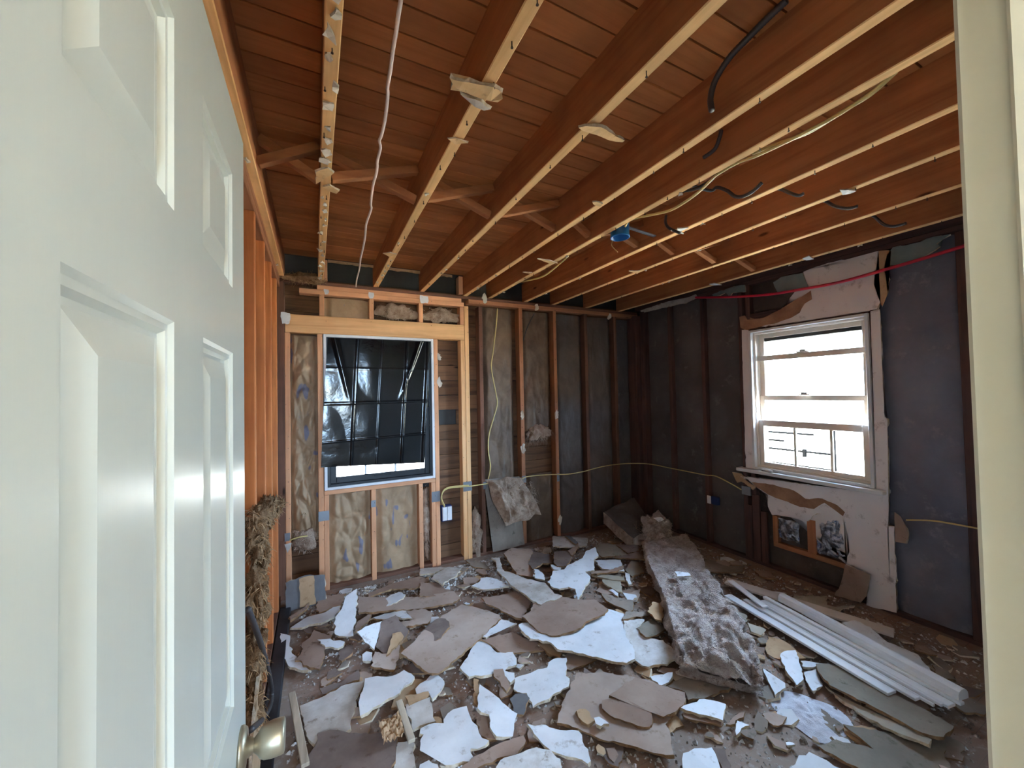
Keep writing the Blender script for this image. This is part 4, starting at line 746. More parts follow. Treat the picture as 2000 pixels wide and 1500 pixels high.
# ---- window in the back wall
w1 = struct(empty('window_1', (.51, D+.03, .78)))
def frame(name, x0,x1,z0,z1,y0,y1,t, mat, parent, bev=.002, tb=None, tt=None):
    tb = tb or t; tt = tt or t
    return boxes(name, [(x0,x0+t,y0,y1,z0,z1),(x1-t,x1,y0,y1,z0,z1),(x0+t,x1-t,y0,y1,z0,z0+tb),(x0+t,x1-t,y0,y1,z1-tt,z1)], mat, parent, bev)
frame('frame', .062, .962, .790, 2.045, D-.006, D+.12, .022, M['winwhite'], w1)
frame('jamb_liner', .084, .940, .812, 2.023, D+.004, D+.10, .022, M['winblack'], w1)
frame('lower_sash', .106, .918, .834, 1.43, D+.018, D+.05, .045, M['winblack'], w1, .003, .05)
frame('upper_sash', .106, .918, 1.40, 2.001, D+.055, D+.085, .045, M['winblack'], w1, .003)
box('pane', .15, .874, D+.033, D+.036, .884, 1.386, M['glass'], w1)
box('pane', .15, .874, D+.068, D+.071, 1.445, 1.957, M['glass'], w1)
for x in (.375, .62): box('muntin', x-.008, x+.008, D+.026, D+.046, .884, 1.386, M['winwhite'], w1, .002)
box('lift_rail', .44, .58, D+.006, D+.02, .862, .874, M['winblack'], w1, .002)

# ---- window in the right wall
w2 = struct(empty('window_2', (3.5, 1.71, .84)))
def frameR(name, y0,y1,z0,z1,x0,x1,t, mat, parent, bev=.002, tb=None, tt=None):
    tb = tb or t; tt = tt or t
    return boxes(name, [(x0,x1,y0,y0+t,z0,z1),(x0,x1,y1-t,y1,z0,z1),(x0,x1,y0+t,y1-t,z0,z0+tb),(x0,x1,y0+t,y1-t,z1-tt,z1)], mat, parent, bev)
frameR('frame', 1.296, 2.136, .83, 2.05, 3.438, 3.632, .020, M['winwhite'], w2)
frameR('stop', 1.316, 2.116, .85, 2.03, 3.475, 3.625, .016, M['wintan'], w2)
frameR('lower_sash', 1.332, 2.100, .855, 1.262, 3.490, 3.520, .038, M['wintan'], w2, .003, .042, .052)
frameR('middle_sash', 1.332, 2.100, 1.205, 1.475, 3.522, 3.534, .038, M['wintan'], w2, .003, .04, .042)
frameR('upper_sash', 1.332, 2.100, 1.43, 2.014, 3.536, 3.562, .038, M['wintan'], w2, .003, .042, .036)
box('check_rail', 3.505, 3.53, 1.332, 2.100, 1.778, 1.822, M['wintan'], w2, .003)
box('pane', 3.504, 3.507, 1.37, 2.062, .897, 1.21, M['glass'], w2)
box('pane', 3.548, 3.551, 1.37, 2.062, 1.47, 1.965, M['glass'], w2)
for y in (1.818, 1.566): box('muntin', 3.494, 3.514, y-.009, y+.009, .897, 1.21, M['wintan'], w2, .002)
for z in (1.822, 1.475):
    o = boxes('sash_lock', [(3.495,3.525,1.70,1.79,z,z+.010),(3.498,3.520,1.72,1.765,z+.010,z+.024)], M['wintan'], w2, .003)
box('sill', 3.395, 3.66, 1.237, 2.262, .800, .829, M['winwhite'], w2, .004)
tag(boxes('plaster_lump', [(3.41,3.46,1.96,2.05,.830,.846),(3.42,3.455,1.92,1.99,.830,.838)], M['dusty'], None, .006), 'broken plaster lump lying on the white window sill', 'plaster')

# ---- the open door
dr = struct(empty('door_1', (-.137, .53, 0)))
DX, Y0, Y1, Z0, Z1 = -.1198, .178, .8895, .012, 2.03
ys = [Y0, .290, .477, .585, .775, Y1]; zs = [Z0, .24, .80, 1.046, 1.615, 1.722, 1.912, Z1]
vs = []; fs = []
def quad(P): b = len(vs); vs.extend(P); fs.append(tuple(range(b, b+len(P))))
for i in range(5):
    for j in range(7):
        a0,a1,b0,b1 = ys[i],ys[i+1],zs[j],zs[j+1]
        if i in (1,3) and j in (1,3,5):
            prof = [(0,0),(.004,-.004),(.010,-.004),(.014,-.009),(.019,-.009),(.046,-.002),(.048,-.002)]
            for (e0,d0),(e1,d1) in zip(prof, prof[1:]):
                A = [(DX+d0,a0+e0,b0+e0),(DX+d0,a1-e0,b0+e0),(DX+d0,a1-e0,b1-e0),(DX+d0,a0+e0,b1-e0)]
                B = [(DX+d1,a0+e1,b0+e1),(DX+d1,a1-e1,b0+e1),(DX+d1,a1-e1,b1-e1),(DX+d1,a0+e1,b1-e1)]
                for k in range(4): l = (k+1)%4; quad([A[k],A[l],B[l],B[k]])
            quad(B)
        else: quad([(DX,a0,b0),(DX,a1,b0),(DX,a1,b1),(DX,a0,b1)])
XB = DX-.035
quad([(XB,Y0,Z0),(XB,Y0,Z1),(XB,Y1,Z1),(XB,Y1,Z0)]); quad([(XB,Y1,Z0),(XB,Y1,Z1),(DX,Y1,Z1),(DX,Y1,Z0)])
quad([(XB,Y0,Z1),(XB,Y0,Z0),(DX,Y0,Z0),(DX,Y0,Z1)]); quad([(XB,Y0,Z1),(DX,Y0,Z1),(DX,Y1,Z1),(XB,Y1,Z1)]); quad([(XB,Y0,Z0),(XB,Y1,Z0),(DX,Y1,Z0),(DX,Y0,Z0)])
bm = bmesh.new()
bv = [bm.verts.new(v) for v in vs]
for f in fs: bm.faces.new([bv[i] for i in f])
bmesh.ops.remove_doubles(bm, verts=bm.verts[:], dist=1e-5)
obj_bm('slab', bm, M['door'], dr)
def lathe(name, P, axis_o, mat, parent, seg=32):
    """profile P of (distance along +X from axis_o, radius)"""
    vs = []; fs = []
    for d, r in P:
        for k in range(seg):
            a = 2*math.pi*k/seg; vs.append((axis_o[0]+d, axis_o[1]+r*math.cos(a), axis_o[2]+r*math.sin(a)))
    for i in range(len(P)-1):
        for k in range(seg):
            l = (k+1)%seg; fs.append((i*seg+k, i*seg+l, (i+1)*seg+l, (i+1)*seg+k))
    fs.append(tuple(range(seg))[::-1]); fs.append(tuple((len(P)-1)*seg+k for k in range(seg)))
    return obj(name, vs, fs, mat, parent, True)
KO = (DX, .828, .936)
kn = lathe('knob', [(.020,.010),(.026,.016),(.030,.022),(.036,.0255),(.048,.0275),(.060,.0275),(.066,.0265),(.0672,.023),(.0675,.001)], KO, M['nickel'], dr)
lathe('rose', [(0,.034),(.004,.034),(.009,.030),(.011,.016),(.020,.011),(.022,.0095)], KO, M['nickel'], kn)

# ================================================================== THINGS
# ---- kraft-faced insulation in the back wall
def batt(label, x0, x1, z0, z1, mk, seed, yb=D+.075, bulge=.05, wr_=.02, fold=6.0, torn=0.0, nu=44, nv=None, cat='insulation', nm='insulation_batt', wavy=.0):
    nv = nv or int(max(24, (z1-z0)*120))
    def fn(u, v):
        xe = wavy*noise.noise(Vector((v*5, seed, 0)))
        x = x0+(x1-x0)*u+xe*(1-abs(2*u-1)); z = z0+(z1-z0)*v
        if torn and v < .12: z += torn*noise.noise(Vector((x*24, seed, 1.3)))
        e = min(1, min(u,1-u)*6); e = e*e*(3-2*e)
        w = Vector((noise.noise(Vector((x*3,z*3,seed))), 0, noise.noise(Vector((x*3,z*3,seed+9)))))*.06
        q = Vector((x+w.x, seed*3.7, (z+w.z)*.55))*fold
        d1 = noise.voronoi(q)[0]; d2 = noise.voronoi(q*2.1+Vector((4,0,2)))[0]
        cr = (d1[1]-d1[0])*.9+(d2[1]-d2[0])*.4
        y = yb-bulge*e*(.7+.5*noise.noise(Vector((x*5,z*2.0,seed))))-wr_*min(1.4,cr)*(.25+.75*e)
        return (x, max(y, yb-.11), z)
    o = grid(nm, fn, nu, nv, M[mk])
    tag(o, label, cat, 'insulation batts between the studs of the back wall'); return o
batt('crumpled kraft insulation batt left of the covered window', -.170, .016, .42, 2.03, 'kraft', 1, bulge=.03, wr_=.075, fold=8, torn=.05, wavy=.04)
batt('kraft insulation rectangle above the covered window on the left', .074, .413, 2.195, 2.355, 'kraft', 2, bulge=.03, wr_=.012, fold=7)
batt('crumpled kraft insulation below the left half of the window', .096, .412, .03, .745, 'kraft', 3, bulge=.03, wr_=.080, fold=6.5, wavy=.03)
batt('smooth kraft insulation with blue print below the window', .453, .810, .03, .748, 'kraft', 4, bulge=.03, wr_=.030, fold=6)
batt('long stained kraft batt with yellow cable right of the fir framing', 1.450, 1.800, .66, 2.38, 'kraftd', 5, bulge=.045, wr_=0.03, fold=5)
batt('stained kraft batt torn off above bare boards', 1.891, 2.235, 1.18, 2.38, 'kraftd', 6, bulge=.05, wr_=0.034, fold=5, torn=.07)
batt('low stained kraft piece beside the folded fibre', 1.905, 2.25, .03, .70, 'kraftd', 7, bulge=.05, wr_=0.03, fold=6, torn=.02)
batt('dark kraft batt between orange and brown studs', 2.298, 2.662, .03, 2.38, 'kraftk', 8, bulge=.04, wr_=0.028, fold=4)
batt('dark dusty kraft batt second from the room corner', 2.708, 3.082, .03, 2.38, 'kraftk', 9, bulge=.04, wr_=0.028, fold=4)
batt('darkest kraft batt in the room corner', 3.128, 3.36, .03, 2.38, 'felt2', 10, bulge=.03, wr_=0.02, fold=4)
def shaggy(name, label, c, rad, mk, ms, seed, amp=.5, freq=16, n=260, ln=.05, wd=.0018, cat='insulation', group=None, down=.3):
    t = tag(empty(name, (c[0], c[1], c[2]-rad[2])), label, cat, group)
    clump('fibre_mat', c, rad, amp, freq, M[mk], t, seed); fibres('loose_fibres', c, (rad[0]*1.05,rad[1]*1.05,rad[2]*1.05), n, ln, wd, M[ms], t, seed, down)
    return t
shaggy('torn_insulation', 'torn fibre insulation above the window header, middle', (.65, D+.045, 2.275), (.17,.035,.065), 'fibre2', 'strand', 31, n=160, ln=.03)
shaggy('torn_insulation', 'torn fibre and paper above the window header, right', (1.05, D+.045, 2.275), (.16,.035,.065), 'fibre2', 'strand', 32, n=160, ln=.03)
shaggy('torn_insulation', 'thin strip of fibre beside the last short stud below the window', (.885, D+.055, .40), (.032,.03,.30), 'fibre2', 'strand', 33, n=160, ln=.03)
shaggy('torn_insulation', 'fluffy fibre end below the crumpled batt at the left', (-.08, D+.035, .42), (.085,.045,.10), 'fibre2', 'strand', 34, n=160, ln=.03)
shaggy('torn_insulation', 'fluffy fibre fringe of the torn batt above bare boards', (2.07, D+.03, 1.13), (.13,.03,.075), 'fibre2', 'strand', 35, n=240, ln=.06, down=1.2)
shaggy('torn_insulation', 'fibre scraps at the foot of the fir double stud', (1.355, D+.02, .22), (.05,.04,.20), 'fibre2', 'strand', 36, n=120, ln=.04)
shaggy('torn_insulation', 'small fibre tuft on top of the left back corner', (-.06, D-.02, 2.475), (.14,.05,.035), 'fibrey', 'strandy', 37, n=180, ln=.04)
# folded batt spilling out of the wall
fb = tag(empty('folded_insulation', (1.69, 3.40, .3)), 'folded batt with shaggy fibre face spilling from the back wall', 'insulation')
def fn(u, v):
    tl, tr, bl, br = Vector((1.44,3.47,.72)), Vector((1.82,3.47,.71)), Vector((1.56,3.30,.31)), Vector((1.98,3.33,.34))
    p = tl.lerp(tr,u).lerp(bl.lerp(br,u), v)
    e = min(1, min(u,1-u,v,1-v)*6); q = Vector((p.x*15, p.z*13, 2.2))
    return p + Vector((-.2,-.75,.3))*(.06*e+.05*e*fbm(q,6)+.05*e*noise.noise(q*.45)) + Vector((.04*noise.noise(q*.5),0,.04*noise.noise(q*.5+Vector((4,4,4)))))
grid('fibre_face', fn, 60, 50, M['fibre2'], fb)
def fn(u, v):
    tl, tr, bl, br = Vector((1.44,3.49,.715)), Vector((1.82,3.49,.705)), Vector((1.50,3.44,.03)), Vector((1.84,3.44,.04))
    p = tl.lerp(tr,u).lerp(bl.lerp(br,u), v); q = Vector((p.x*8,p.z*8,7)); return p+Vector((0,-.02*noise.noise(q),0))
grid('kraft_back', fn, 20, 30, M['papergd'], fb)
fibres('loose_fibres', (1.72,3.36,.52), (.22,.06,.2), 900, .05, .0016, M['strand'], fb, 5, .5)

# ---- left wall fibre, cable and scraps
lf = tag(empty('hanging_insulation', (-.23, 2.1, .5)), 'yellowed shaggy insulation hanging from the left studs', 'insulation')
rg = random.Random(4)
for k, (y, z, ry, rz) in enumerate(((2.02,1.02,.08,.05),(2.35,.95,.22,.06),(2.75,.88,.25,.045),(3.10,.80,.16,.03),(2.05,.90,.10,.07),(2.2,.78,.12,.08),(2.0,.72,.08,.08),(2.12,.60,.09,.07),(1.95,.52,.08,.08),(2.03,.40,.06,.08),(1.9,.30,.07,.08),(1.95,.16,.08,.08))):
    clump('fibre_mat', (-.232, y, z), (.028, ry, rz), 1.1, 20, M['fibrey'], lf, k+50, 44, 26)
    fibres('loose_fibres', (-.232, y, z), (.034, ry*1.1, rz*1.15), 200, .035, .0022, M['strandy'], lf, k+80, .7)
tag(tube('armoured_cable', LCABLE, .0095, M['bx'], None, 8, 14, True, 1), 'dark armoured cable curving down by the door knob', 'cable', 'old armoured cables')
tag(slab('drywall_scrap', [(-.215,2.0,.62),(-.215,2.12,.66),(-.215,2.14,.50),(-.215,2.05,.44)], .012, M['tan'], M['gyp'], None, None, (1,0,0), seed=3), 'small pale scrap caught on the left studs', 'drywall')
tag(slab('drywall_scrap', [(-.21,1.72,.30),(-.21,1.95,.42),(-.21,2.05,.16),(-.21,1.9,.02),(-.21,1.66,.04)], .012, M['tan'], M['gyp'], None, None, (1,0,0), seed=4), 'tan paper-faced scrap leaning at the foot of the left studs', 'drywall')
tag(box('floor_strip', -.236, -.165, .95, 3.30, 0, .035, M['blackstrip'], None, .006), 'long black strip along the foot of the left wall', 'strip')
lb = tag(empty('leaning_board', (-.07, 3.28, 0)), 'dark grey board with a tan stripe leaning in the left corner', 'drywall')
slab('board', [(-.199,3.30,.20),(-.078,3.30,.225),(.057,3.30,.20),(.06,3.26,.01),(-.199,3.26,.01)], .012, M['slate'], M['gyp'], None, lb, (0,-1,.2), seed=6)
slab('tan_stripe', [(-.115,3.292,.212),(-.02,3.292,.214),(-.005,3.254,.02),(-.11,3.254,.02)], .002, M['tan'], M['tan'], None, lb, (0,-1,.2), seed=8)
tag(slab('paper_curl', [(-.215,3.44,.43),(-.17,3.44,.435),(-.175,3.43,.40),(-.195,3.42,.37)], .006, M['dusty'], M['gyp'], None, None, (0,-1,.3), seed=12), 'curled paper scrap on the leftmost fir stud', 'paper')

# ---- black plastic over the window
def fn(u, v):
    L = [(.094,2.015),(.068,1.60),(.047,1.195),(.038,.982)]; Rr = [(.925,2.015),(.901,1.59),(.877,1.226),(.859,.938)]
    def at(Q, t):
        t *= 3; i = min(2, int(t)); f = t-i; return (Q[i][0]*(1-f)+Q[i+1][0]*f, Q[i][1]*(1-f)+Q[i+1][1]*f)
    a, b = at(L, v), at(Rr, v); x = a[0]*(1-u)+b[0]*u; z = a[1]*(1-u)+b[1]*u
    y = -.004
    for c, w, h_ in ((.27,.007,.011),(.51,.005,.007),(.76,.008,.014)): y -= h_*math.exp(-((u-c)/w)**2)          # upright fold lines
    for c, w, h_ in ((.20,.006,.002),(.43,.006,.004),(.70,.007,.005)): y -= h_*math.exp(-((v-c)/w)**2)
    d = (u-.06)-(v*.42); y -= .016*math.exp(-(d/.022)**2)*max(0,1-v*2.2)                                           # pulls from the pinned corners
    d = (.90-u)-(v*.46); y -= .022*math.exp(-(d/.020)**2)*max(0,1-v*2.2)
    y -= .010*abs(noise.noise(Vector((u*2.2,v*2.4,2.0))))+.006*max(0,noise.noise(Vector((u*6,v*5,6.0))))*max(0,1-1.6*u)
    y -= .012*math.exp(-((u-.99)/.02)**2)
    y -= .02*max(0, v-.6)*max(0, .35-u)*4
    return (x, D-.007+y, z)
tag(grid('plastic_sheet', fn, 120, 130, M['plastic']), 'black plastic sheet pinned over the back window', 'plastic sheet')

# ---- wiring on the back wall
ob = tag(empty('outlet_box', (1.073, 3.52, .36)), 'twin white outlets in a blue box on the bare boards', 'outlet')
box('box_body', 1.025, 1.122, 3.505, 3.562, .375, .515, M['navy'], ob, .003)
for x in (1.030, 1.076):
    q = box('receptacle', x, x+.042, 3.490, 3.506, .385, .508, M['whitep'], ob, .003)
    for z in (.420, .468):
        box('socket_face', x+.008, x+.034, 3.4885, 3.4905, z-.016, z+.016, M['whitep'], q, .001)
tag(tube('cable', YCABLE_B, .0055, M['yellow'], None, 6), 'yellow cable running along the back wall to the outlets', 'cable', 'yellow cables')
tag(tube('cable', [(p[0], p[1]-.008, p[2]+.012) for p in YCABLE_B[6:]], .0055, M['yellow'], None, 6), 'second short yellow cable looping into the outlets', 'cable', 'yellow cables')
tag(tube('cable', [(p[0], 3.425 if 0 < k < 10 else 3.455, p[2]) for k, p in enumerate(YCABLE_V)], .006, M['yellow'], None, 6), 'yellow cable hanging down the stained kraft batt', 'cable', 'yellow cables')
tag(tube('cable', GCABLE, .005, M['bx'], None, 6), 'thin grey cable from the top plate down a stud', 'cable')
tag(tube('cable', [(2.6,3.46,.672)]+[(2.85,3.455,.70),(3.08,3.45,.705),(3.30,3.40,.70),(3.44,3.30,.69),(3.44,3.00,.69),(3.445,2.632,.69),(3.44,2.493,.70),(3.44,2.339,.657),(3.44,2.248,.624)], .0055, M['yellow'], None, 6), 'yellow cable passing round the dark room corner', 'cable', 'yellow cables')
tag(tube('cable', YCABLE_R2, .0055, M['yellow'], None, 6), 'yellow cable on the dark facing right of the window', 'cable', 'yellow cables')
tag(tube('cable', [(-.18,3.44,.455),(-.12,3.43,.47),(-.06,3.435,.468)], .006, M['yellow'], None, 6), 'short cut end of yellow cable by the leftmost stud', 'cable', 'yellow cables')
bb = tag(empty('outlet_box', (3.44, 2.53, .42)), 'dark blue outlet box with white cover on the right wall', 'outlet')
box('box_body', 3.425, 3.461, 2.475, 2.545, .425, .50, M['navy'], bb, .003); box('cover', 3.42, 3.43, 2.546, 2.585, .425, .50, M['whitep'], bb, .002)
tag(tube('water_pipe', [(3.39,2.62,2.455)]+RED+[(3.40,.30,2.40)], .011, M['red'], None, 10), 'red plastic pipe running above the bright window', 'pipe')
# plaster bits caught on the framing
for k, lab in enumerate(('white plaster patch at the left end of the window header','white plaster bit on the new top plate under the second joist','white plaster bit on the new top plate under the third joist','large white plaster patch on the new top plate under the fourth joist')):
    a, b = WHITECLIPS[2*k], WHITECLIPS[2*k+1]
    x0,x1,z0,z1 = a[0],b[0],b[2],a[2]
    tag(slab('plaster_patch', [(x0,3.470,z1),(x1,3.470,z1-.005),(x1+.004,3.470,(z0+z1)/2),(x1-.006,3.470,z0+.004),(x0+.008,3.470,z0),(x0-.003,3.470,(z0+z1)/2+.01)], .006, M['white'], M['gyp'], None, None, (0,-1,0), seed=k+60, step=.015), lab, 'plaster', 'plaster stuck to the framing')
rg = random.Random(77)
SPOT = [(1.01,1.88,'upper of two torn paper scraps on the stud right of the window'),(1.005,1.66,'lower of two torn paper scraps on the stud right of the window'),(1.86,1.32,'torn paper scrap halfway up the first orange stud'),(2.27,1.30,'fluffy scrap halfway up the second orange stud'),(2.28,.20,'fibre scrap low on the second orange stud'),(2.05,2.43,'cream plaster bit on the plate above the torn batt'),(3.02,2.40,'torn paper hanging at the top near the room corner'),(1.86,.98,'small white scrap low on the first orange stud'),(1.47,2.46,'cream plaster crumb on the plate right of the fir framing')]
for x, z, lab in SPOT:
    P = []
    for k in range(9):
        a = 2*math.pi*k/9; r_ = rg.uniform(.45,1.1); P.append((x+math.cos(a)*.024*r_, D-.012-.02*rg.random()*math.cos(a), z+math.sin(a)*.055*r_))
    tag(slab('torn_scrap', P, .004, M['chip'], M['gyp'], None, None, (0,-1,.2), seed=int(x*100+z*10), step=.012, amp=.010), lab, 'paper', 'scraps stuck to the framing')
# staples and nails on stud faces
bm = bmesh.new()
for x0, x1 in ((-.208,-.172),(.018,.094),(.414,.45),(.812,.849),(.925,1.0),(1.222,1.306),(1.41,1.448),(1.846,1.889),(2.256,2.296),(2.664,2.706),(3.084,3.126)):
    z = .15
    while z < 2.3:
        z += rg.uniform(.08,.26); x = rg.uniform(x0+.006, x1-.006)
        r_ = .002; d_ = rg.uniform(.006,.016)
        bmesh.ops.create_cone(bm, cap_ends=True, segments=5, radius1=r_, radius2=r_, depth=d_, matrix=Matrix.Translation((x, D-d_/2-.002, z)) @ Matrix.Rotation(math.pi/2, 4, 'X'))
o = obj_bm('nail_stubs', bm, M['rust'], wb); o['kind'] = 'stuff'

# ---- overhead wiring
tag(tube('armoured_cable', BX1, .0092, M['bx'], None, 8, 14, True, 1), 'long dark armoured cable hanging between the big joists', 'cable', 'old armoured cables')
for P, lab in ((BX2,'short armoured cable stub hanging behind the fifth joist'),(BX3,'armoured cable stub behind the yellow cable'),([(1.556,BX4[0][1]+.02,BX4[0][2]+.012)]+BX4,'looping armoured cable right of the yellow cable'),(BX5,'armoured cable stub ending in white wires right of the blue box'),([(1.953,BX6[0][1]+.02,BX6[0][2]+.012)]+BX6,'dark cable stub in the bay of the seventh joist'),([(2.293,BX7[0][1]+.02,BX7[0][2]+.012)]+BX7,'dark cable stub in the bay of the eighth joist'),([(2.732,BX8[0][1]+.02,BX8[0][2]+.012)]+BX8,'dark cable stub nearest the bright window')):
    tag(tube('armoured_cable', P, .0072, M['bx'], None, 8, 10, True, 1), lab, 'cable', 'old armoured cables')
tag(tube('cable', YC1, .0065, M['yellow'], None, 6), 'yellow cable running along a joist to the blue box', 'cable', 'yellow cables')
tag(tube('cable', YC2, .0065, M['yellow'], None, 6), 'upper yellow cable stapled beside its twin under a joist', 'cable', 'yellow cables')
tag(tube('cable', YC3, .006, M['yellow'], None, 6), 'yellow cable sagging from a joist near the back wall', 'cable', 'yellow cables')
cb = tag(empty('ceiling_box', (1.60, 1.74, 2.46)), 'bright blue round ceiling junction box', 'junction box')
vs = []; fs = []; seg = 28; prof = [(.050,2.535),(.054,2.53),(.054,2.452),(.056,2.450),(.056,2.444),(.049,2.444),(.049,2.50),(.0,2.50)]
for r_, z in prof:
    for k in range(seg): a = 2*math.pi*k/seg; vs.append((1.615+r_*math.cos(a), 1.745+r_*math.sin(a), z))
for i in range(len(prof)-1):
    for k in range(seg): l = (k+1)%seg; fs.append((i*seg+k, i*seg+l, (i+1)*seg+l, (i+1)*seg+k))
fs.append(tuple(range(seg)))
obj('box_body', vs, fs, M['blue'], cb, True)
lumber('hanger_bar', (1.66,1.745,2.52), (1.90,1.745,2.50), .022, .008, M['steel'], cb, .001)
tube('wire_tail', [(1.60,1.79,2.49),(1.60,1.795,2.44),(1.60,1.80,2.414),(1.605,1.757,2.362)], .003, M['yellow'], cb, 6)
tag(tube('hanging_string', STRING, .0055, M['string'], None, 6, 3), 'pale crinkled string strung below the ceiling boards', 'string')

# ---- drywall scraps still nailed to the joists
for P, mk, lab, s_ in ((J3SCRAP,'tanc','largest tan scrap nailed under the third joist',.012),(J3SCRAPB,'dusty','smaller scrap hanging below the largest tan scrap',.010),(J3SCRAP2,'tanc','pointed scrap under the third joist behind the large one',.008),(J3TAIL,'tanc','curved splinter under the third joist near the back wall',.006),(J4SCRAP,'tanc','wing-shaped scrap nailed under the fourth joist',.010),(J5SCRAP,'tanc','small tongue-shaped scrap under the fifth joist',.008),(J2A,'tanc','tan scrap wrapped round the second joist',.008),(J2B,'tanc','leaf-shaped scrap below the wrapped scrap on the second joist',.008),(J6A,'tanc','pointed tan splinter under the sixth joist',.007),(J6B,'tanc','small splinter near the back of the sixth joist',.006),(J7A,'white','white twisted wire ends under the seventh joist',.006),(J8A,'tanc','small tan flake under the eighth joist',.006),(J8B,'white','white flake under the eighth joist toward the window',.006),(J10A,'white','white flake at the back of the last joist',.006),(J10B,'white','white flake in the middle of the last joist',.006)):
    tag(slab('ceiling_scrap', [(p[0],p[1],p[2]+rg.uniform(-.006,.004)) for p in P], s_, M[mk], M['gyp'], M[mk], None, (0,0,-1), seed=len(lab), step=.02, amp=.003), lab, 'drywall', 'drywall scraps nailed to the joists')
# small crumbs stuck along the second joist and others
rg = random.Random(5)
CR = [(1, y) for y in (.86,.95,1.0,1.06,1.14,1.25,1.34,1.45,1.52,1.60,1.66,1.98,2.05,2.12,2.22,2.30,2.42,2.55,2.70,2.8,2.95,3.05,3.15,3.28,3.36)]+[(2, y) for y in (1.75,2.4,2.72,2.85,2.98,3.1,3.2,3.3)]+[(k, rg.uniform(1.2,3.3)) for k in (3,3,3,4,4,4,5,5,5,6,6,6,7,7,8,8,9,9,0,0)]
ORD = 'first second third fourth fifth sixth seventh eighth ninth tenth eleventh twelfth thirteenth fourteenth fifteenth sixteenth seventeenth eighteenth nineteenth twentieth twenty-first twenty-second twenty-third twenty-fourth twenty-fifth'.split()
for k, y in CR:
    x = JX[k]-JW/2+rg.uniform(-.012,.012); sc = rg.uniform(.010,.024) if k == 1 else rg.uniform(.008,.015)
    P = []
    for a_ in range(7):
        a = 2*math.pi*a_/7; r_ = rg.uniform(.35,1.2); P.append((x+math.cos(a)*sc*r_, y+math.sin(a)*sc*1.3*r_, H-.006-rg.uniform(0,.012)))
    tag(slab('ceiling_crumb', P, .005, M['chip'], M['gyp'], M['chip'], None, (0,0,-1), seed=int(y*997)+k, step=.012, amp=.003), 'plaster crumb under the %s joist from the door, %s from the back wall' % (ORD[k], ORD[sum(1 for k2, y2 in CR if k2 == k and y2 > y)]), 'plaster', 'plaster crumbs under the joists')

# ---- rubble on the floor
EDGE = {'white':'gyp','dusty':'gyp','dustyw':'gyp','paper':'gypbrown','paperl':'gypbrown','paperd':'gypbrown','papergd':'gypbrown','green':'gypbrown','greenl':'gyp','tan':'gypbrown','slate':'gypbrown'}
for k, (lab, mk, P) in enumerate(PIECES):
    o = slab('drywall_piece', P, .012, M[mk], M[EDGE[mk]], M['paper'], None, (0,0,1), True, k+100, .022, .0065, .016)
    tag(o, lab, 'drywall', 'broken drywall on the floor')
def stick(label, a, b, w, t, mk):
    o = lumber('wooden_stick', a, b, w, t, M[mk], None, .002); tag(o, label, 'stick', 'wooden sticks in the rubble'); return o
stick('pale wooden stick leaning beside the dusty board at the left', (-.113,2.246,.085), (-.045,1.80,.075), .030, .016, 'lath')
stick('short pale wooden stick left of the off-white square board', (.347,1.956,.075), (.356,1.715,.07), .030, .016, 'lath')
# crumpled torn paper
def fn(u, v):
    x = .245+.09*u; y = 1.75+.13*v; q = Vector((u*5, v*5, 3)); return (x+.01*noise.noise(q), y+.01*noise.noise(q*1.3), .075+.035*abs(noise.noise(q))+.02*noise.noise(q*2.1))
tag(grid('crumpled_paper', fn, 14, 16, M['tan'], None, False), 'crumpled tan and white torn paper at the lower left', 'paper')

# long insulation batt on the floor
ib = tag(empty('insulation_roll', (2.4, 2.0, 0)), 'long brown fibre insulation batt lying across the rubble', 'insulation')
LL = catmull(BATTL, 5); RRp = catmull(BATTR, 5)
def lerp_at(Q, t):
    f = t*(len(Q)-1); i = min(len(Q)-2, int(f)); return Q[i].lerp(Q[i+1], f-i)
def fn(u, v):
    a, b = lerp_at(LL, v), lerp_at(RRp, v)
    # closed cross-section: up the left side, over the top, down the right side, back underneath
    th = .10; 
    if u < .12: s_ = 0; h_ = u/.12
    elif u < .62: s_ = (u-.12)/.5; h_ = 1
    elif u < .74: s_ = 1; h_ = 1-(u-.62)/.12
    else: s_ = 1-(u-.74)/.26; h_ = 0
    p = a.lerp(b, s_); p.z = .035+th*h_
    e = 1-abs(2*v-1)**14*.5
    q = Vector((p.x*9, p.y*9, p.z*9))
    f1 = fbm(q*1.0, 5); f2 = noise.noise(q*3.3)
    d = (b-a).normalized(); along = Vector((-d.y, d.x, 0))
    out = Vector((0,0,1)) if h_ == 1 else (d*(-1 if s_ < .5 else 1))
    amp = .030*(.7+1.3*v*v)
    if u >= .74: amp = 0
    p = p + out*(f1*amp+f2*.016*(amp>0)+noise.noise(q*.55+Vector((3,3,3)))*.022*(amp>0)) + along*(noise.noise(q*2+Vector((8,8,8)))*.022*(1 if v > .9 or v < .1 else .4))
    p.z = max(.012, .035+(p.z-.035)*e - (.03*math.sin(v*9)**2 if h_ else 0)*.3)
    return p
o = grid('fibre_mat', fn, 90, 150, M['fibre'], ib, True, True)
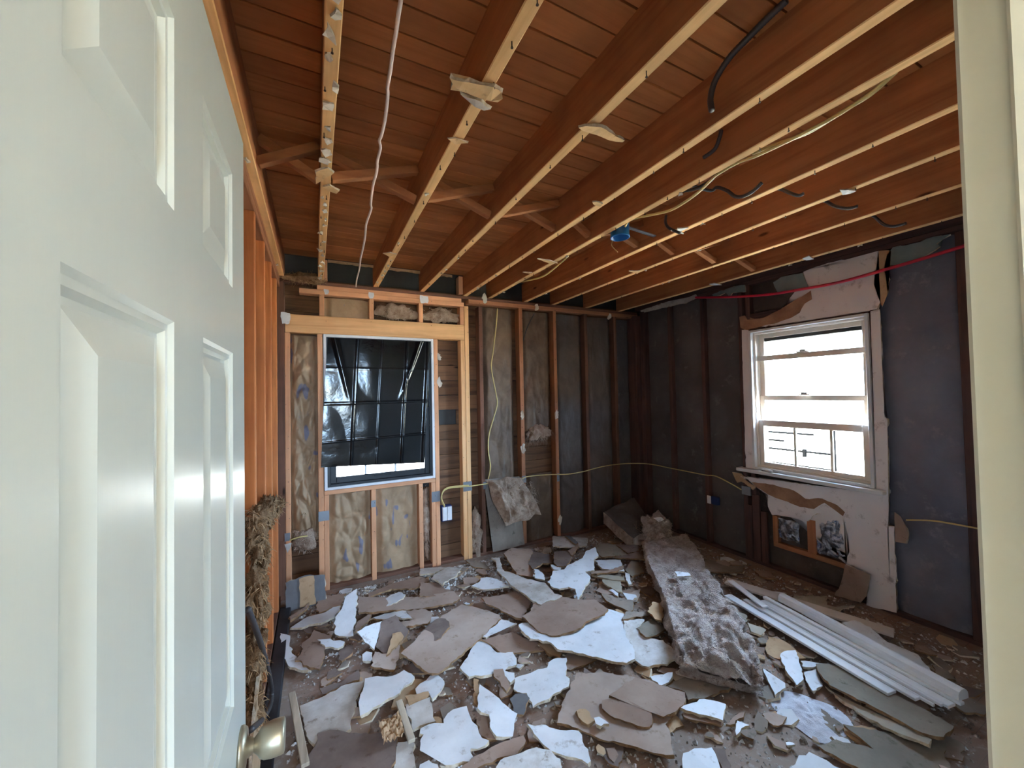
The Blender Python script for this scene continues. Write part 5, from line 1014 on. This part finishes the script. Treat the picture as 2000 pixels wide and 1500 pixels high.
# close the two ends
for end in (0.0, 1.0):
    def fe(u, v, end=end):
        a = Vector(fn(.12*v, end)); b = Vector(fn(.74-.12*v, end)); p = a.lerp(b, u)
        q = p*14; p = p + Vector((-.6,-.7,0))*(.03*fbm(q,4))*(1 if end else -1); return p
    grid('fibre_end', fe, 30, 12, M['fibre'], ib)
rg = random.Random(8)
vs = []; fs = []
for _ in range(2600):
    u = .12+.5*rg.random(); v = rg.random(); p = Vector(fn(u, v))+Vector((0,0,.002))
    g_ = Vector((rg.gauss(0,1)+.8, rg.gauss(0,1)-.6, rg.uniform(.05,.7))).normalized(); s_ = g_.cross(Vector((0,0,1))).normalized(); L_ = rg.uniform(.015,.055); w_ = .0016
    b = len(vs)
    for k in range(3):
        t = k/2; q = p+g_*L_*t-Vector((0,0,L_*.45*t*t))+s_*(math.sin(_+t*3)*.006); ww = w_*(1-.7*t); vs += [q-s_*ww, q+s_*ww]
    for k in range(2): fs.append((b+2*k,b+2*k+1,b+2*k+3,b+2*k+2))
o = obj('loose_fibres', vs, fs, M['strand'], ib); o['kind'] = 'stuff'
# darker tufts on the roll
for k, (u, v) in enumerate(((.45,.62),(.40,.30),(.30,.93),(.5,.95),(.22,.80))):
    p = Vector(fn(u, v)); fibres('fibre_tuft', (p.x,p.y,p.z-.005), (.05,.04,.02), 130, .04, .0018, M['fibre'], ib, k+10, .2)
# corner slab of insulation, kraft side up
cs = tag(empty('insulation_slab', (2.95, 3.1, 0)), 'brown kraft-faced insulation slab slumped in the room corner', 'insulation')
c0 = [Vector((2.72,3.30,.26)), Vector((3.22,3.36,.33)), Vector((3.10,2.98,.14)), Vector((2.72,2.86,.12))]
def fn2(u, v):
    p = c0[0].lerp(c0[1],u).lerp(c0[3].lerp(c0[2],u), v); q = Vector((p.x*6,p.y*6,4)); return p+Vector((0,0,.02*fbm(q,3)))
grid('kraft_face', fn2, 24, 24, M['kraftk'], cs)
def fn3(u, v):
    t = u*4; i = int(t)%4; f = t-int(t); ed = ((0,0),(1,0),(1,1),(0,1))
    a = ed[i]; b = ed[(i+1)%4]; uu = a[0]*(1-f)+b[0]*f; vv = a[1]*(1-f)+b[1]*f
    p = Vector(fn2(uu, vv)); q = p*14; n = Vector((noise.noise(q),noise.noise(q+Vector((5,0,0))),0))*.02*math.sin(math.pi*v)
    p.z = p.z*(1-v)+max(.02,p.z-.12)*v; return p+n
grid('fibre_edge', fn3, 80, 8, M['fibre'], cs, True, True)
shaggy('fibre_clump', 'pale tangled clump of fibre and plaster in front of the corner slab', (3.03,2.90,.13), (.16,.13,.11), 'fibre', 'strand', 61, .7, 14, 700, .07, .002, group=None, down=.1)
rg = random.Random(3)
tag(slab('drywall_piece', [(2.99,2.80,.25),(3.06,2.80,.26),(3.07,2.84,.275),(2.98,2.86,.275)], .006, M['white'], M['gyp'], None, None, (0,-.4,1), seed=99, step=.02), 'small white flake on the tangled fibre clump', 'drywall', 'broken drywall on the floor')
tag(slab('drywall_piece', [(2.37,2.06,.165),(2.47,2.02,.165),(2.49,2.06,.168),(2.42,2.12,.168)], .006, M['white'], M['gyp'], None, None, (0,0,1), seed=98, step=.02), 'small white flake resting on the insulation roll', 'drywall', 'broken drywall on the floor')

# ---- white trim boards and rail
def board(label, a, b, w, t, mk, nm='trim_board', bev=.002):
    o = lumber(nm, a, b, w, t, M[mk], None, bev); tag(o, label, 'trim', 'white trim boards on the rubble'); return o
A = Vector((2.61,1.86,.070)); B = Vector((2.45,.905,.070)); dr_ = (B-A).normalized(); sd_ = Vector((-dr_.y, dr_.x, 0))
LAB = ['widest white trim board at the front of the stack','narrow white trim board second from the front of the stack','narrow white trim board third from the front of the stack','narrow white trim board fourth from the front of the stack','white trim board beside the rounded rail','narrow white strip under the rounded rail']
off = 0.0
ends = (0.0, .07, .115, .135, .150, .165); ws = (.062,.034,.014,.016,.052,.03); starts = (0.0,.10,.12,.14,.16,.14)
if (Vector((2.70,.7,0))-Vector((2.45,.905,0))).dot(sd_) < 0: sd_ = -sd_
for k in range(6):
    c_ = off+ws[k]/2; off += ws[k]+.004
    zz = .052+.006*(k%2)+.004*k
    board(LAB[k], A+sd_*c_+dr_*starts[k]+Vector((0,0,zz-.070)), B+sd_*c_+dr_*ends[k]+Vector((0,0,zz-.070)), ws[k], .014, 'trimwhite')
# rounded rail lying on the boards
ra = Vector((2.853,1.60,.105)); rb = Vector((2.665,.712,.105)); d_ = (rb-ra).normalized(); s_ = d_.cross(Vector((0,0,1))).normalized()
prof = [(-.034,-.022),(.034,-.022),(.034,.002),(.028,.016),(.014,.024),(-.002,.025),(-.018,.021),(-.030,.010),(-.034,-.004)]
vs = []
for p in (ra, rb):
    for x, z in prof: vs.append(p+s_*x+Vector((0,0,z)))
N = len(prof); fs = [tuple(range(N)), tuple(range(2*N-1, N-1, -1))]+[(i, i+N, (i+1)%N+N, (i+1)%N) for i in range(N)]
o = obj('hand_rail', vs, fs, M['trimwhite']); bmt = bmesh.new(); bmt.from_mesh(o.data); bmesh.ops.recalc_face_normals(bmt, faces=bmt.faces[:]); bmt.to_mesh(o.data); bmt.free()
tag(o, 'long rounded white rail lying on the trim boards', 'rail')
board('broad primed board behind the rounded rail', (2.83,1.99,.055), (3.09,1.10,.055), .10, .014, 'trimgrey')
board('short white strip crossing the back of the trim stack', (2.80,1.94,.085), (2.66,1.60,.085), .045, .010, 'trimwhite')
tag(slab('drywall_board', LEANPAPER, .010, M['paper'], M['gyp'], None, None, (-1,0,.1), seed=44, warp=.012), 'brown paper-backed board leaning below the window', 'drywall')

# powdery plaster on the floor
def fn(u, v):
    a = 2*math.pi*u; r_ = v; rr = 1+.35*noise.noise(Vector((math.cos(a)*1.3, math.sin(a)*1.3, 5)))
    x = 2.06+math.cos(a)*.15*r_*rr; y = 1.04+math.sin(a)*.15*r_*rr
    return (x, y, .003+.014*(1-r_**2)*(.6+.8*abs(fbm(Vector((x*18,y*18,1)),4))))
o = tag(grid('plaster_dust', fn, 48, 16, M['dust'], None, True, True), 'bluish white powdered plaster spilled in front of the trim boards', 'plaster dust', None, 'stuff')

# small broken chips between the big pieces
rg = random.Random(12); chipm = []
for k in range(6):
    P = []; n_ = rg.randint(5,7)
    for a_ in range(n_): a = 2*math.pi*a_/n_+rg.uniform(-.3,.3); r_ = rg.uniform(.5,1.1); P.append((math.cos(a)*r_*.035, math.sin(a)*r_*.035, .008))
    for mk in ('white','paper','paperl','tan','papergd'):
        o = slab('plaster_chip', P, .009, M[mk], M['gyp'], M['paper'], None, (0,0,1), False, k)
        chipm.append((mk, o.data)); bpy.data.objects.remove(o)
def in_floor(x, y):
    if y > 3.38 or y < .62: return False
    if x < -.12 or x > 3.38: return False
    px = (Vector((x,y,0))-EYE); zc = px.dot(fw)
    if zc < .2: return False
    ix = 1000+FPX*px.dot(r2)/zc; iy = 750-FPX*px.dot(u2)/zc
    return 550 < ix < 1915 and iy < 1515
def batt_here(x, y):
    for t in range(0, 21):
        a = lerp_at(LL, t/20); b = lerp_at(RRp, t/20); c = (a+b)/2
        if (Vector((x,y))-Vector((c.x,c.y))).length < .20: return True
    return False
n_ = 0
CHIPC = {'white':'white','paper':'brown','paperl':'pale brown','tan':'tan','papergd':'grey'}
centres = [(lab, sum((Vector(p) for p in P), Vector((0,0,0)))/len(P)) for lab, mk, P in PIECES]
used = {}
def near_label(mk, x, y, sc):
    size = 'tiny' if sc < .6 else 'small' if sc < 1.2 else 'larger'
    best = sorted(centres, key=lambda c: (c[1].x-x)**2+(c[1].y-y)**2)
    for lab, c in best[:3]:
        for form in ('%s %s chip near the %s' % (size, CHIPC[mk], lab), '%s %s chip close by the %s' % (size, CHIPC[mk], lab)):
            if len(form.split()) <= 16 and form not in used: used[form] = 1; return form
    for lab, c in best[3:12]:
        form = '%s %s chip some way from the %s' % (size, CHIPC[mk], lab)
        if len(form.split()) <= 16 and form not in used: used[form] = 1; return form
    return '%s %s chip lying loose among the rubble' % (size, CHIPC[mk])
while n_ < 270:
    x = rg.uniform(-.12,3.38); y = rg.uniform(.62,3.38)
    if n_ > 200: x = rg.uniform(2.2,3.40); y = rg.uniform(.75,2.3)
    if not in_floor(x, y) or batt_here(x, y): continue
    mk, me = rg.choice(chipm)
    if n_ > 200 and mk == 'white': continue
    o = bpy.data.objects.new('plaster_chip', me); col.objects.link(o)
    sc = rg.choice((.5,.7,.7,1.0,1.3,1.8)); o.scale = (sc*rg.uniform(.6,1.3), sc, 1); o.location = (x, y, rg.uniform(.001,.012))
    o.rotation_euler = (rg.uniform(-.22,.22), rg.uniform(-.22,.22), rg.uniform(0,6.28))
    tag(o, near_label(mk, x, y, sc), 'plaster', 'small plaster chips in the rubble'); n_ += 1
# flat torn fragments lying under and between the big pieces
frag = []
for k in range(10):
    P = []; n2 = rg.randint(6,9)
    for a_ in range(n2): a = 2*math.pi*a_/n2+rg.uniform(-.35,.35); r_ = rg.uniform(.45,1.15); P.append((math.cos(a)*r_*.10, math.sin(a)*r_*.075, .010))
    for mk in ('paper','paperd','paperl','papergd','tan'):
        o = slab('torn_fragment', P, .008, M[mk], M['gypbrown'], M['paper'], None, (0,0,1), True, k+900, .02, .006)
        frag.append((mk, o.data)); bpy.data.objects.remove(o)
CHIPC['paperd'] = 'dark brown'
def frag_label(mk, x, y):
    best = sorted(centres, key=lambda c: (c[1].x-x)**2+(c[1].y-y)**2)
    for lab, c in best[:14]:
        for form in ('flat %s fragment beside the %s' % (CHIPC[mk], lab), 'flat torn %s fragment by the %s' % (CHIPC[mk], lab)):
            if len(form.split()) <= 16 and form not in used: used[form] = 1; return form
    return 'flat %s fragment lying loose in the rubble' % CHIPC[mk]
n2 = 0
while n2 < 120:
    x = rg.uniform(-.08,3.30); y = rg.uniform(.70,3.30)
    if not in_floor(x, y) or batt_here(x, y): continue
    mk, me = rg.choice(frag)
    o = bpy.data.objects.new('torn_fragment', me); col.objects.link(o)
    sc = rg.choice((.6,.8,1.0,1.2,1.5)); o.scale = (sc*rg.uniform(.6,1.2), sc, 1); o.location = (x, y, rg.uniform(.0,.014))
    o.rotation_euler = (rg.uniform(-.07,.07), rg.uniform(-.07,.07), rg.uniform(0,6.28))
    tag(o, frag_label(mk, x, y), 'drywall', 'flat torn fragments in the rubble'); n2 += 1
# fine crumbs nobody could count
vs = []; fs = []
k = 0
while k < 17000:
    if rg.random() < .42: x = rg.uniform(-.05,2.1); y = 3.43-abs(rg.gauss(0,.15))
    else: x = rg.uniform(-.14,3.42); y = rg.uniform(.60,3.42)
    if not in_floor(x, y): continue
    s_ = rg.choice((.003,.004,.005,.006,.008,.010,.015)); b = len(vs); zz = 0
    for a_ in range(4):
        a = a_*1.57+rg.uniform(-.5,.5); vs.append((x+math.cos(a)*s_*rg.uniform(.5,1.2), y+math.sin(a)*s_*rg.uniform(.5,1.2), zz))
    vs.append((x+rg.uniform(-.3,.3)*s_, y+rg.uniform(-.3,.3)*s_, zz+s_*rg.uniform(.5,1.1)))
    fs += [(b,b+1,b+4),(b+1,b+2,b+4),(b+2,b+3,b+4),(b+3,b,b+4)]; k += 1
o = obj('plaster_crumbs', vs, fs, M['cobble']); tag(o, 'fine plaster crumbs and dust scattered over the whole floor', 'plaster crumbs', None, 'stuff')

# ================================================================== OUTSIDE
ne = tag(empty('brick_building', (1.5, 9.0, -.6)), 'sunlit brick house seen under the black plastic', 'building')
box('brick_wall', -4, 5.5, 9.0, 9.3, -.6, 4.5, M['brick'], ne)
box('roof_edge', -4.2, 5.7, 8.8, 9.5, 4.5, 4.7, M['roof'], ne)
pf = tag(empty('wire_fence', (8.0, 5.5, -.6)), 'thin dark wire fence beyond the bright window', 'fence')
for y in (3.55, 5.3, 7.05, 8.8): tube('post', [(8.0,y,-.6),(8.0,y,.78)],   .035, M['silhouette'], pf, 6, 0)
for z, y0 in ((.36,3.55),(.085,3.55),(.05,3.55),(.52,4.35),(.68,3.85)): tube('wire', [(8.0,y0,z),(8.0,(y0+8.8)/2,z-.01),(8.0,8.8,z)], .020, M['silhouette'], pf, 5, 3)
box('bracket', 7.97, 8.03, 3.98, 4.03, .26, .40, M['silhouette'], pf)
